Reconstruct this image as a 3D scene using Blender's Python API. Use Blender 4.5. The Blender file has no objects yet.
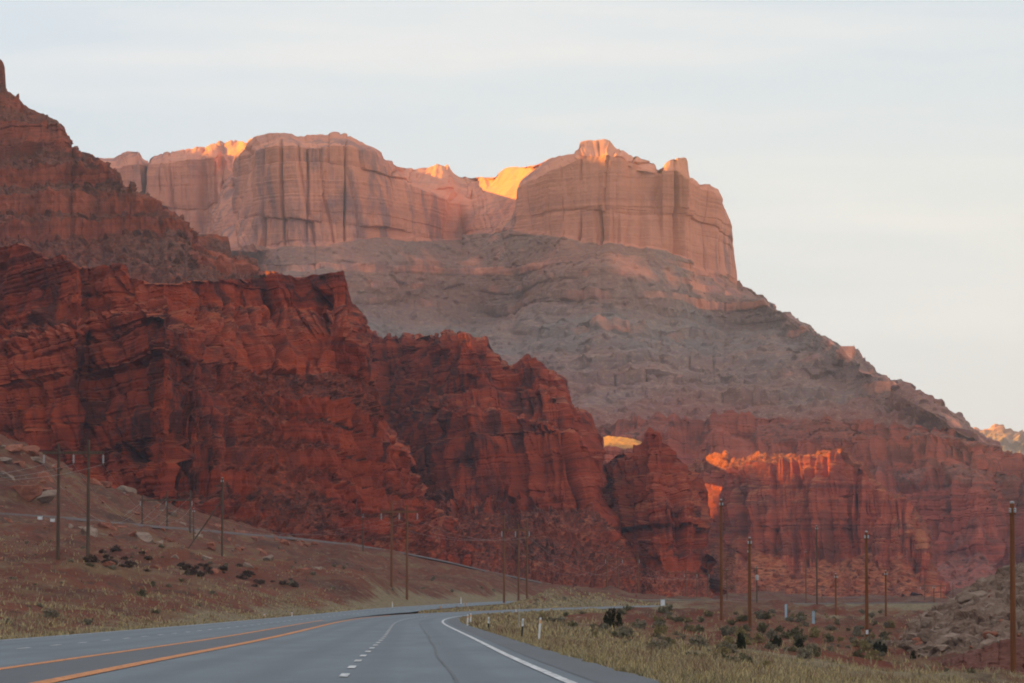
import bpy, bmesh, math, random
import numpy as np
rng = np.random.default_rng(7)
random.seed(7)
R = math.radians
scene = bpy.context.scene
COL = scene.collection

# ------------------------------------------------------------------ camera model
F = 4000.0
CAMZ = 1.1
PITCH = math.atan2(269.5, F)
CP, SP = math.cos(PITCH), math.sin(PITCH)


def at(px, py, Y):
    """world point that stands at distance Y along a direction taken from the photograph"""
    px = np.asarray(px, float); py = np.asarray(py, float); Y = np.asarray(Y, float)
    r = (px - 512) / F; v = (341.5 - py) / F
    dy = CP - v * SP; dz = SP + v * CP
    t = Y / dy
    return np.stack([r * t, Y + 0 * t, CAMZ + dz * t], -1)


cam_d = bpy.data.cameras.new('camera')
cam = bpy.data.objects.new('camera', cam_d)
COL.objects.link(cam)
cam.location = (0, 0, CAMZ)
cam.rotation_euler = (R(90) + PITCH, 0, 0)
cam_d.sensor_width = 36
cam_d.lens = F / 1024 * 36
cam_d.clip_start = 0.5
cam_d.clip_end = 40000
scene.camera = cam

# ------------------------------------------------------------------ noise (vectorised)
_perm = np.random.default_rng(11).permutation(256)
_perm = np.concatenate([_perm, _perm, _perm]).astype(np.int32)
_g = np.random.default_rng(12).normal(size=(256, 3)).astype(np.float32)
_g /= np.linalg.norm(_g, axis=1, keepdims=True)


def noise3(P, scale, seed=0):
    """gradient noise about -1..1; scale = one number or three (metres per cell)"""
    p = (np.asarray(P, np.float32) / np.asarray(scale, np.float32)) + np.float32(seed * 17.37)
    sh = p.shape[:-1]
    p = p.reshape(-1, 3)
    i = np.floor(p).astype(np.int32)
    f = p - i
    u = f * f * f * (f * (f * 6 - 15) + 10)
    i &= 255
    out = 0
    for dx in (0, 1):
        a = _perm[i[:, 0] + dx]
        wx = u[:, 0] if dx else 1 - u[:, 0]
        for dy in (0, 1):
            b = _perm[a + i[:, 1] + dy]
            wy = u[:, 1] if dy else 1 - u[:, 1]
            for dz in (0, 1):
                g = _g[_perm[b + i[:, 2] + dz] & 255]
                wz = u[:, 2] if dz else 1 - u[:, 2]
                d = g[:, 0] * (f[:, 0] - dx) + g[:, 1] * (f[:, 1] - dy) + g[:, 2] * (f[:, 2] - dz)
                out = out + d * (wx * wy * wz)
    return (out * 1.6).reshape(sh)


def fbm(P, scale, octaves=4, gain=0.5, seed=0):
    s = np.asarray(scale, float); a = 1.0; r = 0
    for k in range(octaves):
        r = r + a * noise3(P, s, seed + k * 3)
        s = s / 2.03; a *= gain
    return r


def hash2(a, b, seed=0):
    v = np.sin(a * 127.1 + b * 311.7 + seed * 74.7) * 43758.5453
    return v - np.floor(v)


def strata_table(seed, thick, lo=-120, hi=700, step=0.25, soft=2):
    r = np.random.default_rng(seed)
    z = np.arange(lo, hi, step); v = np.zeros_like(z); c = lo
    k = 0
    while c < hi:
        t = thick * r.lognormal(0, 0.6)
        v[(z >= c) & (z < c + t)] = r.uniform(0.2, 1.0) if k % 2 else r.uniform(-1.0, -0.2)
        c += t; k += 1
    ker = np.ones(2 * soft + 1) / (2 * soft + 1)
    v = np.convolve(v, ker, 'same')
    return z, v


def blocks(P, bw, bh, seed, ang=0.3, tilt=(0, 0)):
    """jointed sandstone: one offset per block, a groove along its edges"""
    w = noise3(P, bw * 2.2, seed + 5) * 0.14
    z = P[..., 2] + P[..., 0] * tilt[0] + P[..., 1] * tilt[1]
    zz = z / bh + w + noise3(P, (bw * 6, bw * 6, bh * 8), seed + 9) * 0.22
    row = np.floor(zz)
    uu = (P[..., 0] * math.cos(ang) + P[..., 1] * math.sin(ang)) / bw
    uu = uu * (0.6 + 0.9 * hash2(row, 3.0, seed)) + hash2(row, 9.0, seed) * 7 + w * 1.2
    col = np.floor(uu)
    val = hash2(row, col, seed) - 0.5
    fu = uu - col; fz = zz - row
    # every block face leans its own way
    val = val * .8 + (fu - .5) * (hash2(col, row, seed + 3) - .5) * 1.7 + (fz - .5) * (hash2(row + .5, col, seed + 4) - .5) * 1.3
    e = np.minimum(np.minimum(fu, 1 - fu) * 1.0, np.minimum(fz, 1 - fz) * 1.3)
    groove = np.clip(1 - e / 0.10, 0, 1)
    return val, groove


# ------------------------------------------------------------------ mesh helpers
def link(name, me, mat=None, parent=None):
    o = bpy.data.objects.new(name, me)
    COL.objects.link(o)
    if mat is not None:
        me.materials.append(mat)
    if parent is not None:
        o.parent = parent
    return o


def mesh_from(name, V, Fc, smooth=True, attrs=None):
    """V (n,3), Fc (m,k) int array of equal-size faces"""
    me = bpy.data.meshes.new(name)
    V = np.ascontiguousarray(V, np.float32); Fc = np.ascontiguousarray(Fc, np.int32)
    n, k = Fc.shape
    me.vertices.add(len(V)); me.vertices.foreach_set('co', V.ravel())
    me.loops.add(n * k); me.loops.foreach_set('vertex_index', Fc.ravel())
    me.polygons.add(n)
    me.polygons.foreach_set('loop_start', np.arange(0, n * k, k, dtype=np.int32))
    me.polygons.foreach_set('loop_total', np.full(n, k, np.int32))
    me.polygons.foreach_set('use_smooth', np.full(n, smooth, bool))
    for key, arr in (attrs or {}).items():
        at_ = me.attributes.new(key, 'FLOAT', 'POINT')
        at_.data.foreach_set('value', np.ascontiguousarray(arr, np.float32).ravel())
    me.update(calc_edges=True)
    return me


def grid_faces(nr, nc):
    i = np.arange(nr * nc).reshape(nr, nc)
    return np.stack([i[:-1, :-1], i[:-1, 1:], i[1:, 1:], i[1:, :-1]], -1).reshape(-1, 4)


def tag(o, label=None, cat=None, group=None, kind=None):
    if label: o['label'] = label
    if cat: o['category'] = cat
    if group: o['group'] = group
    if kind: o['kind'] = kind
    return o


def empty(name, loc, rz=0.0):
    o = bpy.data.objects.new(name, None)
    o.empty_display_size = 0.3
    COL.objects.link(o)
    o.location = loc; o.rotation_euler = (0, 0, rz)
    return o


# ------------------------------------------------------------------ materials
class NT:
    def __init__(s, name, rough=0.9, spec=0.15):
        s.m = bpy.data.materials.new(name); s.m.use_nodes = True
        s.t = s.m.node_tree; s.n = s.t.nodes; s.l = s.t.links
        s.n.clear()
        s.out = s.n.new('ShaderNodeOutputMaterial')
        s.b = s.n.new('ShaderNodeBsdfPrincipled')
        s.b.inputs['Roughness'].default_value = rough
        s.b.inputs['Specular IOR Level'].default_value = spec
        s.l.new(s.b.outputs[0], s.out.inputs[0])
        s.geo = s.n.new('ShaderNodeNewGeometry')
        s.pos = s.geo.outputs['Position']

    def scaled(s, v, xyz):
        n = s.n.new('ShaderNodeVectorMath'); n.operation = 'MULTIPLY'
        s.l.new(v, n.inputs[0]); n.inputs[1].default_value = xyz
        return n.outputs[0]

    def noise(s, xyz=(1, 1, 1), detail=4, rough=0.55, dist=0.0, vec=None):
        n = s.n.new('ShaderNodeTexNoise')
        s.l.new(s.scaled(vec or s.pos, xyz), n.inputs['Vector'])
        n.inputs['Scale'].default_value = 1.0
        n.inputs['Detail'].default_value = detail
        n.inputs['Roughness'].default_value = rough
        n.inputs['Distortion'].default_value = dist
        return n.outputs['Fac']

    def ramp(s, fac, stops):
        n = s.n.new('ShaderNodeValToRGB')
        s.l.new(fac, n.inputs[0])
        e = n.color_ramp.elements
        while len(e) < len(stops): e.new(0.5)
        for k, (p, c) in enumerate(stops):
            e[k].position = p
            e[k].color = (c, c, c, 1) if isinstance(c, (int, float)) else (*c, 1)
        return n.outputs[0]

    def mix(s, fac, a, b, mode='MIX'):
        n = s.n.new('ShaderNodeMix'); n.data_type = 'RGBA'; n.blend_type = mode
        for sock, v in ((n.inputs[0], fac), (n.inputs[6], a), (n.inputs[7], b)):
            if hasattr(v, 'is_output'): s.l.new(v, sock)
            elif isinstance(v, (int, float)): sock.default_value = v
            else: sock.default_value = (*v, 1)
        return n.outputs[2]

    def math(s, op, a, b=None):
        n = s.n.new('ShaderNodeMath'); n.operation = op
        for k, v in enumerate((a, b)):
            if v is None: continue
            if hasattr(v, 'is_output'): s.l.new(v, n.inputs[k])
            else: n.inputs[k].default_value = v
        return n.outputs[0]

    def attr(s, name):
        n = s.n.new('ShaderNodeAttribute'); n.attribute_name = name
        return n.outputs['Fac']

    def nz(s):
        n = s.n.new('ShaderNodeSeparateXYZ'); s.l.new(s.geo.outputs['Normal'], n.inputs[0])
        return n.outputs[2]

    def bump(s, h, strength=0.5, dist=1.0):
        n = s.n.new('ShaderNodeBump')
        n.inputs['Strength'].default_value = strength
        n.inputs['Distance'].default_value = dist
        s.l.new(h, n.inputs['Height'])
        s.l.new(n.outputs[0], s.b.inputs['Normal'])

    def done(s, col):
        if hasattr(col, 'is_output'): s.l.new(col, s.b.inputs['Base Color'])
        else: s.b.inputs['Base Color'].default_value = (*col, 1)
        return s.m


def rock_mat(name, base, light, dark, talus, talus2, band=0.12, streak=0.05, tilt=(0, 0), dust=None, bump=0.6, px=1.0,
             varnish_shade=(0.06, 0.025, 0.02), vamt=0.55, beds=None, bandmix=0.75, speck=None, stz=0.07):
    speck = speck or light
    """layered desert rock: beds by height, varnish streaks down the faces, rubble where the mesh says talus"""
    t = NT(name, 0.92, 0.1)
    sx = t.n.new('ShaderNodeSeparateXYZ'); t.l.new(t.pos, sx.inputs[0])
    zt = t.math('ADD', sx.outputs[2], t.math('ADD', t.math('MULTIPLY', sx.outputs[0], tilt[0]), t.math('MULTIPLY', sx.outputs[1], tilt[1])))
    cx = t.n.new('ShaderNodeCombineXYZ')
    t.l.new(t.math('MULTIPLY', sx.outputs[0], 0.06), cx.inputs[0]); t.l.new(t.math('MULTIPLY', sx.outputs[1], 0.06), cx.inputs[1]); t.l.new(zt, cx.inputs[2])
    bv = cx.outputs[0]
    n1 = t.noise((band * 0.15, band * 0.15, band), 5, 0.65, 0, bv)
    c = t.ramp(n1, [(0.30, dark), (0.44, base), (0.56, base), (0.70, light)])
    n2 = t.noise((band * .3, band * .3, band * 4), 3, 0.6, 0, bv)
    c = t.mix(t.ramp(n2, [(0.35, bandmix), (0.5, 0.0)]), c, dark)
    n6 = t.noise((band * .5, band * .5, band * 11), 2, 0.6, 0, bv)
    blot = t.noise((0.03 / px, 0.03 / px, 0.02 / px), 5, 0.6)
    c = t.mix(t.ramp(blot, [(0.4, 0.0), (0.68, 0.55)]), c, light)
    st = t.noise((streak, streak, streak * stz), 4, 0.6, 0.4)
    sm = t.noise((0.012 / px, 0.012 / px, 0.016 / px), 3, 0.5)
    v = t.math('MULTIPLY', t.ramp(st, [(0.46, 0.0), (0.60, vamt)]), t.ramp(sm, [(0.36, 0.0), (0.52, 1.0)]))
    c = t.mix(v, c, varnish_shade)
    # rubble slopes
    tn = t.noise((0.02 / px, 0.02 / px, 0.045 / px), 6, 0.62)
    tc = t.mix(t.ramp(tn, [(0.40, 0.0), (0.60, 1.0)]), talus, talus2)
    sp = t.noise((0.45 / px, 0.45 / px, 0.6 / px), 3, 0.7)
    tc = t.mix(t.ramp(sp, [(0.54, 0.0), (0.66, 0.7)]), tc, speck)
    tc = t.mix(t.ramp(sp, [(0.34, 0.8), (0.46, 0.0)]), tc, varnish_shade)  # dark speckle stands in for shadows between the rocks
    if beds is not None:
        zz = t.math('ADD', t.math('MULTIPLY', zt, 1 / 500.0), t.math('MULTIPLY', t.math('SUBTRACT', t.noise((0.006, 0.006, 0.006), 4, 0.6), 0.5), 0.10))
        bm_ = t.noise((0.012, 0.02, 0.05), 4, 0.6)
        tc = t.mix(t.ramp(bm_, [(0.35, 0.25), (0.65, 0.85)]), tc, t.ramp(zz, beds))
        tc = t.mix(t.ramp(sp, [(0.54, 0.0), (0.66, 0.55)]), tc, speck)
        tc = t.mix(t.ramp(sp, [(0.34, 0.75), (0.46, 0.0)]), tc, varnish_shade)  # same painted rock shadows, repeated over the bed colours
    w = t.attr('talus')
    wn = t.math('ADD', w, t.math('MULTIPLY', t.math('SUBTRACT', t.noise((0.05 / px, 0.05 / px, 0.05 / px), 4, 0.6), 0.5), 0.9))
    c = t.mix(t.ramp(wn, [(0.42, 0.0), (0.62, 1.0)]), c, tc)
    if dust is not None:
        c = t.mix(t.ramp(t.nz(), [(0.88, 0.0), (0.97, 0.7)]), c, dust)
    h = t.math('ADD', t.noise((0.5 / px, 0.5 / px, 0.35 / px), 6, 0.65), t.math('ADD', t.math('MULTIPLY', n2, 0.6), t.math('MULTIPLY', n6, 0.5)))
    t.bump(h, bump, 1.2 * px)
    return t.done(c)


M = {}
M['near'] = rock_mat('red_cliff_rock', (0.215, 0.029, 0.010), (0.36, 0.060, 0.019), (0.075, 0.011, 0.007), (0.155, 0.029, 0.013), (0.115, 0.036, 0.025),
                     band=0.16, streak=0.12, px=0.9, dust=(0.32, 0.09, 0.035), bump=0.8, tilt=(-0.10, 0.05), varnish_shade=(0.036, 0.010, 0.010), vamt=.8)  # varnish and dark beds deepened to put more shade into the cliff colour
M['hillA'] = rock_mat('brown_slope_rock', (0.24, 0.052, 0.025), (0.34, 0.09, 0.046), (0.12, 0.028, 0.018), (0.165, 0.050, 0.029), (0.145, 0.062, 0.043),
                      band=0.12, streak=0.10, px=1.0, bump=0.7, varnish_shade=(0.09, 0.034, 0.028))
M['mesa'] = rock_mat('salmon_sandstone', (0.57, 0.215, 0.135), (0.66, 0.275, 0.175), (0.42, 0.15, 0.105), (0.30, 0.145, 0.105), (0.225, 0.17, 0.145),
                     band=0.05, streak=0.05, px=2.2, bump=0.5, varnish_shade=(0.22, 0.12, 0.125), vamt=0.75, bandmix=.25, speck=(0.34, 0.205, 0.155), stz=.28,
                     beds=[(0.22, (0.23, 0.062, 0.042)), (0.30, (0.18, 0.062, 0.045)), (0.34, (0.15, 0.075, 0.062)), (0.40, (0.135, 0.115, 0.108)), (0.455, (0.165, 0.155, 0.14)), (0.48, (0.15, 0.105, 0.09)), (0.53, (0.25, 0.115, 0.08)), (0.64, (0.24, 0.115, 0.085))])
M['ridge'] = rock_mat('red_ridge_rock', (0.26, 0.044, 0.022), (0.38, 0.085, 0.04), (0.11, 0.021, 0.016), (0.24, 0.062, 0.028), (0.19, 0.052, 0.029),
                      band=0.10, streak=0.08, px=1.6, dust=(0.38, 0.135, 0.05), bump=0.7)
M['farwall'] = rock_mat('rose_wall_rock', (0.27, 0.055, 0.032), (0.38, 0.095, 0.055), (0.13, 0.029, 0.023), (0.22, 0.059, 0.040), (0.195, 0.078, 0.060),
                        band=0.09, streak=0.08, px=1.9, bump=0.6)
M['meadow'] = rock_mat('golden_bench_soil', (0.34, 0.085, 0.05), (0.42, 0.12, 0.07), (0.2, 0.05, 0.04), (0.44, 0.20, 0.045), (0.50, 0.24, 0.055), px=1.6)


# ------------------------------------------------------------------ lofted landforms
def interp(pts, px):
    p = np.array(pts, float)
    return np.interp(px, p[:, 0], p[:, 1])


def loft(name, pxs, lines, mat, disp, back, vstep=1.0, kind='structure', smooth=False, crest_fr=0.8):
    """A landform drawn through its feature lines (foot, ledges, rim, crest).
    lines: list of (py points, Y points, talus weight), from the foot upwards.
    back : list of (dY, z as a fraction of crest z, talus) continuing behind the crest."""
    pxs = np.asarray(pxs, float)
    W = []; TW = []; prev = None
    for py_pts, y_pts, tw in lines:
        py = interp(py_pts, pxs)
        if prev is not None:
            py = np.minimum(py, prev - 0.02)
        prev = py
        W.append(at(pxs, py, interp(y_pts, pxs)))
        TW.append(interp(tw, pxs) if isinstance(tw, list) else np.full(len(pxs), float(tw)))
    crest = W[-1]
    z0 = W[0][:, 2]
    front_n = len(W)
    for dY, zf, tw in back:
        q = crest.copy(); q[:, 1] += dY; q[:, 0] *= (1 + dY / crest[:, 1])
        q[:, 2] = z0 + (crest[:, 2] - z0) * zf
        W.append(q); TW.append(np.full(len(pxs), float(tw)))
    rows = []; tws = []; fr = []
    for k in range(len(W) - 1):
        if k < front_n - 1:
            h = np.percentile(np.linalg.norm(W[k + 1] - W[k], axis=1) / (W[k][:, 1] / F), 85)
            hz = np.percentile((W[k + 1][:, 2] - W[k][:, 2]) / (W[k][:, 1] / F), 92)
            n = int(max(3, min(h, hz * 1.6) / vstep))
        else:
            n = 10
        for j in range(n):
            a = j / n
            rows.append(W[k] * (1 - a) + W[k + 1] * a)
            tws.append(TW[k] * (1 - a) + TW[k + 1] * a)
            fr.append((1.0 if k < front_n - 2 else 1.0 - a * (1 - crest_fr)) if k < front_n - 1 else max(0.0, crest_fr - (k - front_n + 1) * 0.5 - a * 0.5))
    rows.append(W[-1]); tws.append(TW[-1]); fr.append(0.0)
    P = np.array(rows); T = np.array(tws); Fr = np.array(fr)[:, None]
    # outward normal of the undisplaced surface
    du = np.gradient(P, axis=1); dv = np.gradient(P, axis=0)
    N = np.cross(du, dv); N /= np.linalg.norm(N, axis=-1, keepdims=True) + 1e-9
    k5 = np.ones(9) / 9
    for c in range(3):
        N[..., c] = np.apply_along_axis(lambda r_: np.convolve(np.pad(r_, 4, 'edge'), k5, 'valid'), 1, N[..., c])
    H = N.copy(); H[..., 2] *= 0.25; H /= np.linalg.norm(H, axis=-1, keepdims=True) + 1e-9
    d, dz, T2 = disp(P, T)
    wn = np.clip(T, 0, 1)[..., None]
    D = H * (1 - wn) + N * wn
    P2 = P + D * (d * Fr)[..., None]
    P2[..., 2] += dz * Fr
    me = mesh_from(name, P2.reshape(-1, 3), grid_faces(*T.shape), smooth, {'talus': T2})
    o = link(name, me, mat)
    tag(o, kind=kind)
    return o


def notch_table(seed, thick, lo=-150, hi=800, step=0.1):
    """thin dark partings between beds: narrow recesses at irregular heights"""
    r = np.random.default_rng(seed + 500)
    z = np.arange(lo, hi, step); v = np.zeros_like(z); c = lo
    while c < hi:
        c += thick * r.lognormal(0, 0.7)
        v += r.uniform(.3, 1.0) * np.exp(-((z - c) / (0.055 * thick + .05)) ** 2)
    return z, np.minimum(v, 1.2)


def cliff_disp(seed, flute=6, fl_s=22, crack=4, cr_s=16, st_amp=3, st_thick=5, blk=1.5, bw=9, bh=6, rough=1.0, rough_s=14,
               tal=1.4, tilt=(0, 0), crest_z=0.0, big=10, big_s=120, terr=None, zst=5.0, shear=0.0, patch=0.0, cw=0.04, rise_col=0.85, notch=0.75, ps=1.0, ysc=1.0, blk2=3.0, fl_y=1.0, slab_x=None, ledge=None):
    zt, vt = strata_table(seed, st_thick, soft=0)
    zt2, vt2 = strata_table(seed + 50, st_thick * 3.2, soft=1)
    zn, vn = notch_table(seed, st_thick * 1.25)

    def f(P, T):
        T = np.clip(T, 0, 1); T0 = T
        S = P.copy()
        S[..., :2] = P[: int(len(P) * .85), :, :2].mean(axis=0)[None]      # ribs and joints run straight up the face
        S[..., 0] += P[..., 2] * shear
        if patch:     # rock ribs that crop out through the rubble
            pn = noise3(S, (bw * 4.5 * ps, bw * 4.5 * ps, bw * 5 * ps), seed + 30) + 0.8 * noise3(S, (bw * 1.6 * ps, bw * 1.6 * ps, bw * 1.6 * ps), seed + 31)
            Tp = np.clip((T + patch * pn * np.clip(T * 5, 0, 1) - 0.5) / 0.16 + 0.5, 0, 1)
            T = np.where(T > 0.2, Tp, T)
        wc = 1 - T
        sm = 0.0 if slab_x is None else np.clip((P[..., 0] - slab_x) / 8.0, 0, 1)      # massive, slabby beds to the right of here
        zp = P[..., 2] + P[..., 0] * tilt[0] + P[..., 1] * tilt[1] + noise3(P, (60, 60, 40), seed + 1) * 0.6 + noise3(P, bw * 1.5, seed + 33) * 0.12
        n = noise3(S, (fl_s, fl_s * fl_y, fl_s * zst), seed + 2)
        n2 = noise3(S, (fl_s * .42, fl_s * .42 * fl_y, fl_s * .45 * zst), seed + 3)
        n5 = noise3(S, (fl_s * .18, fl_s * .18 * fl_y, fl_s * .2 * zst), seed + 38)
        # rounded ribs with narrow gullies between them
        d = flute * (np.minimum(np.abs(n) * 2.2, 1) * 0.62 + 0.42 * np.minimum(np.abs(n2) * 2.4, 1) + .16 * np.minimum(np.abs(n5) * 2.4, 1) - 0.7) * wc
        c1 = noise3(S, (cr_s * 1.6, cr_s * 1.6 * ysc, cr_s * 45), seed + 4)
        c2 = noise3(S, (cr_s * .7, cr_s * .7 * ysc, cr_s * 12), seed + 6)
        pres = np.clip(0.5 + 2.0 * noise3(P, (cr_s * 2, cr_s * 2, cr_s * 2.5), seed + 34), 0, 1.2)
        d = d - crack * (np.exp(-(c1 / cw) ** 2) + 0.55 * np.exp(-(c2 / (cw * 1.4)) ** 2)) * np.clip((wc - .45) / .4, 0, 1) * pres
        s1 = np.interp(zp, zt, vt); s2 = np.interp(zp, zt2, vt2)
        d = d * (1 + .5 * sm)
        d = d + st_amp * (0.5 * s1 + 0.8 * s2) * (wc * 0.95 + 0.05) * (1 - .6 * sm)
        pr2 = np.clip(0.8 + 1.2 * noise3(P, (bw * 5, bw * 5, bh * 2.5), seed + 35), 0, 1.2)
        d = d - notch * st_thick ** .5 * np.interp(zp, zn, vn) * wc * pr2 * (1 - .75 * sm)
        b, g = blocks(S, bw, bh, seed + 7, tilt=tilt)
        d = d + (blk * 2 * b - blk * 0.35 * g) * wc * (1 - .5 * sm)
        b2, g2 = blocks(S, bw * 2.7, bh * 3.3, seed + 77, ang=-.4, tilt=tilt)
        d = d + (blk * blk2 * b2) * wc
        d = d + big * fbm(P, (big_s, big_s, big_s * 2.5), 3, 0.5, seed + 8)
        r = fbm(P, rough_s, 5, 0.55, seed + 10)
        d = d + rough * r * (0.6 + 0.1 * wc)
        # rubble: boulders and gullies on talus
        tb = noise3(P, rough_s * 0.42, seed + 14); tb2 = noise3(P, rough_s * 0.2, seed + 15)
        gl = noise3(S, (rough_s * 2.2, rough_s * 4, rough_s * 12), seed + 16)
        d = d + tal * (np.maximum(tb - .1, 0) * 2.0 + np.maximum(tb2 - .1, 0) * 1.3 - 1.3 * np.exp(-(gl / 0.15) ** 2)) * T
        bd = noise3(P, rough_s * 0.30, seed + 17)
        d = d + tal * 1.5 * np.clip((bd - .42) * 5, 0, 1) * T
        dz = crest_z * (b + 0.6 * r) * wc
        T2 = 0.5 * T + 0.5 * T0
        if ledge is not None:     # long level ledges: treads and short risers
            la, lp = ledge
            for q_, (pp, aa) in enumerate(((lp, 1.0), (lp * 2.7, .8))):
                ph = zp / pp + 0.5 * hash2(np.floor(zp / pp / 9), 4.0, seed) + 0.10 * noise3(P, (pp * 16, pp * 16, pp * 6), seed + 60 + q_)
                k = np.floor(ph); fph = ph - k
                st = np.where(fph < 0.45, fph / 0.45 * 0.12, 0.12 + (fph - 0.45) / 0.55 * 0.88) - fph
                sg = np.clip(hash2(k, 2.0, seed + q_) * 1.5 - .15, 0, 1) * np.clip(.8 + 1.0 * noise3(P, (pp * 11, pp * 11, pp * 5), seed + 62 + q_), .15, 1.2)
                dz = dz + st * pp * la * aa * sg * wc * (1 - .5 * sm)
        if terr is not None:
            amp, per = terr
            ph = (zp / per + 0.3 * noise3(P, (per * 8, per * 8, per * 3), seed + 20))
            k = np.floor(ph); fph = ph - k
            hh = hash2(k, 1.0, seed)
            step = np.where(fph < 0.8, fph / 0.8 * 0.28, 0.28 + (fph - 0.8) / 0.2 * 0.72) - fph
            strength = np.clip((hh - 0.05) * 1.8, 0, 1) * np.clip(0.85 + 1.1 * noise3(P, (per * 6, per * 6, per * 4), seed + 21), 0.1, 1.25)
            dz = dz + step * per * amp * strength * T
            riser = np.clip((fph - 0.76) / 0.06, 0, 1) * strength
            T2 = T2 * (1 - rise_col * np.clip(riser, 0, 1))
            # the risers break into blocks
            d = d + riser * T * (2.6 * b * blk - 1.2 * g * blk + 0.4 * flute * (1 - 2 * np.abs(n2)) - min(crack, 2.2) * .4 * np.exp(-(c2 / .08) ** 2))
        return d, dz, T2
    return f


def C(*v):
    return list(v)


# --- the far mesa -----------------------------------------------------------
mesa_crest = [(40, 170), (100, 158), (113, 157), (120, 153), (126, 151), (138, 150), (142, 152), (144, 159), (149, 163), (151, 156), (160, 153), (180, 150), (193, 148), (196, 145.5), (201, 146), (205, 148), (212, 146),
              (222, 144), (226, 145), (232, 142), (242, 141), (247, 143), (252, 139.5), (258, 137), (270, 134), (280, 133.5), (291, 134), (295, 136.5), (304, 136), (306, 134), (321, 134), (324, 136), (343, 136), (348, 139), (353, 141),
              (365, 148), (372, 150), (380, 153), (384, 160), (387, 163), (389, 161), (394, 166), (404, 168), (412, 166), (425, 166), (436, 163), (450, 163), (453, 168), (460, 173), (475, 177), (484, 177), (492, 176), (500, 172),
              (508, 169), (520, 167), (535, 163), (548, 160), (560, 156), (573, 153), (579, 149), (582, 142.5), (608, 142), (612, 147), (622, 153), (632, 155), (640, 156), (650, 160), (657, 162.5), (659.5, 167), (661, 169.5), (664, 164),
              (670, 159.5), (678, 157.5), (685, 158), (686.5, 162), (687, 174), (690, 179), (700, 184), (710, 184), (716, 190), (720, 197), (724, 206), (728, 220), (731, 236), (734, 262), (736, 281), (745, 287), (757, 293.5),
              (763, 294), (768, 300), (770, 312), (773, 325), (785, 336), (800, 347), (820, 361), (850, 381), (880, 395), (905, 406), (925, 417), (945, 424), (965, 432), (1000, 445)]
mesa_rim = [(40, 185), (113, 168), (120, 166), (140, 163), (150, 166), (190, 160), (215, 158), (222, 185), (230, 176), (240, 166), (252, 152), (262, 147), (300, 146), (345, 147), (372, 156), (384, 167), (400, 180), (430, 193), (458, 202),
            (470, 205), (485, 208), (515, 214), (522, 190), (535, 180), (560, 168), (582, 155), (608, 154), (640, 163), (658, 172), (664, 172), (676, 170), (687, 182), (700, 188), (712, 192), (720, 201), (728, 224), (734, 264), (736, 282), (1000, 446)]
mesa_base = [(40, 262), (150, 258), (222, 252), (240, 250), (280, 245), (300, 243), (330, 243), (370, 240), (400, 241), (440, 241), (460, 240), (470, 235), (490, 232), (510, 232), (535, 233), (560, 236), (580, 240), (600, 242),
             (625, 245), (650, 249), (670, 254), (690, 262), (710, 270), (725, 276), (735, 283), (1000, 447)]
mesa_yb = [(40, 3650), (140, 3620), (146, 3650), (152, 3600), (205, 3580), (218, 3560), (224, 3330), (240, 3270), (300, 3240), (350, 3250), (385, 3290), (430, 3350), (462, 3430), (475, 3400), (500, 3345), (512, 3318), (524, 3292), (530, 3278), (545, 3244), (560, 3225),
           (610, 3200), (650, 3205), (690, 3240), (715, 3300), (730, 3380), (737, 3420), (770, 3300), (800, 3180), (850, 3000), (900, 2850), (965, 2750), (1000, 2740)]
def addY(pts, d):
    return [(a, b + (d if not callable(d) else d(a))) for a, b in pts]
mesa_yr = [(40, 3670), (140, 3640), (146, 3680), (152, 3620), (205, 3600), (222, 3590), (236, 3540), (246, 3420), (254, 3290), (270, 3262), (300, 3256), (350, 3266), (385, 3306), (430, 3366), (462, 3450), (475, 3445), (500, 3398), (512, 3360), (522, 3324), (531, 3300), (545, 3264), (560, 3243),
           (610, 3214), (650, 3218), (660, 3219), (663, 3208), (685, 3216), (690, 3252), (715, 3312), (730, 3390), (737, 3425), (770, 3305), (800, 3185), (850, 3005), (900, 2855), (965, 2755), (1000, 2745)]
mesa_yc = [(40, 3720), (113, 3720), (140, 3690), (147, 3740), (152, 3680), (205, 3680), (238, 3670), (247, 3600), (258, 3390), (280, 3330), (340, 3330), (372, 3310), (386, 3320), (396, 3450), (404, 3640), (430, 3660), (452, 3660), (475, 3640), (484, 3560), (505, 3480), (530, 3400), (560, 3310),
           (582, 3310), (608, 3310), (640, 3280), (657, 3270), (660, 3262), (663, 3222), (686, 3228), (690, 3275), (715, 3325), (730, 3400), (737, 3435), (770, 3315), (800, 3195), (850, 3015), (900, 2865), (965, 2765), (1000, 2755)]
mesa_lt = [(40, 285), (225, 268), (300, 268), (400, 262), (440, 262), (480, 270), (520, 262), (560, 268), (620, 272), (680, 285), (720, 292), (745, 296), (760, 297), (768, 303), (1000, 448)]
mesa_lb = [(40, 310), (225, 290), (300, 300), (400, 302), (440, 300), (480, 309), (520, 305), (560, 300), (620, 303), (680, 318), (720, 328), (760, 327), (774, 328), (1000, 449)]
mesa_mid = [(40, 390), (225, 360), (380, 372), (470, 375), (560, 372), (640, 372), (700, 375), (760, 378), (820, 385), (870, 402), (920, 420), (965, 436), (1000, 452)]
mesa_foot = [(40, 470), (225, 430), (380, 450), (560, 455), (640, 460), (700, 460), (800, 455), (900, 450), (1000, 470)]
_pp = np.arange(-60, 1101, 4.0); _yy = np.interp(_pp, [a for a, b in mesa_yb], [b for a, b in mesa_yb])
mesa_ys = list(zip(_pp, np.convolve(np.pad(_yy, 14, 'edge'), np.ones(29) / 29, 'valid')))
pxs = np.unique(np.concatenate([np.arange(40, 215, 1.0), np.arange(215, 262, 0.5), np.arange(262, 655, 1.0), np.arange(655, 775, 0.5), np.arange(775, 1001, 1.2)]))
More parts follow.
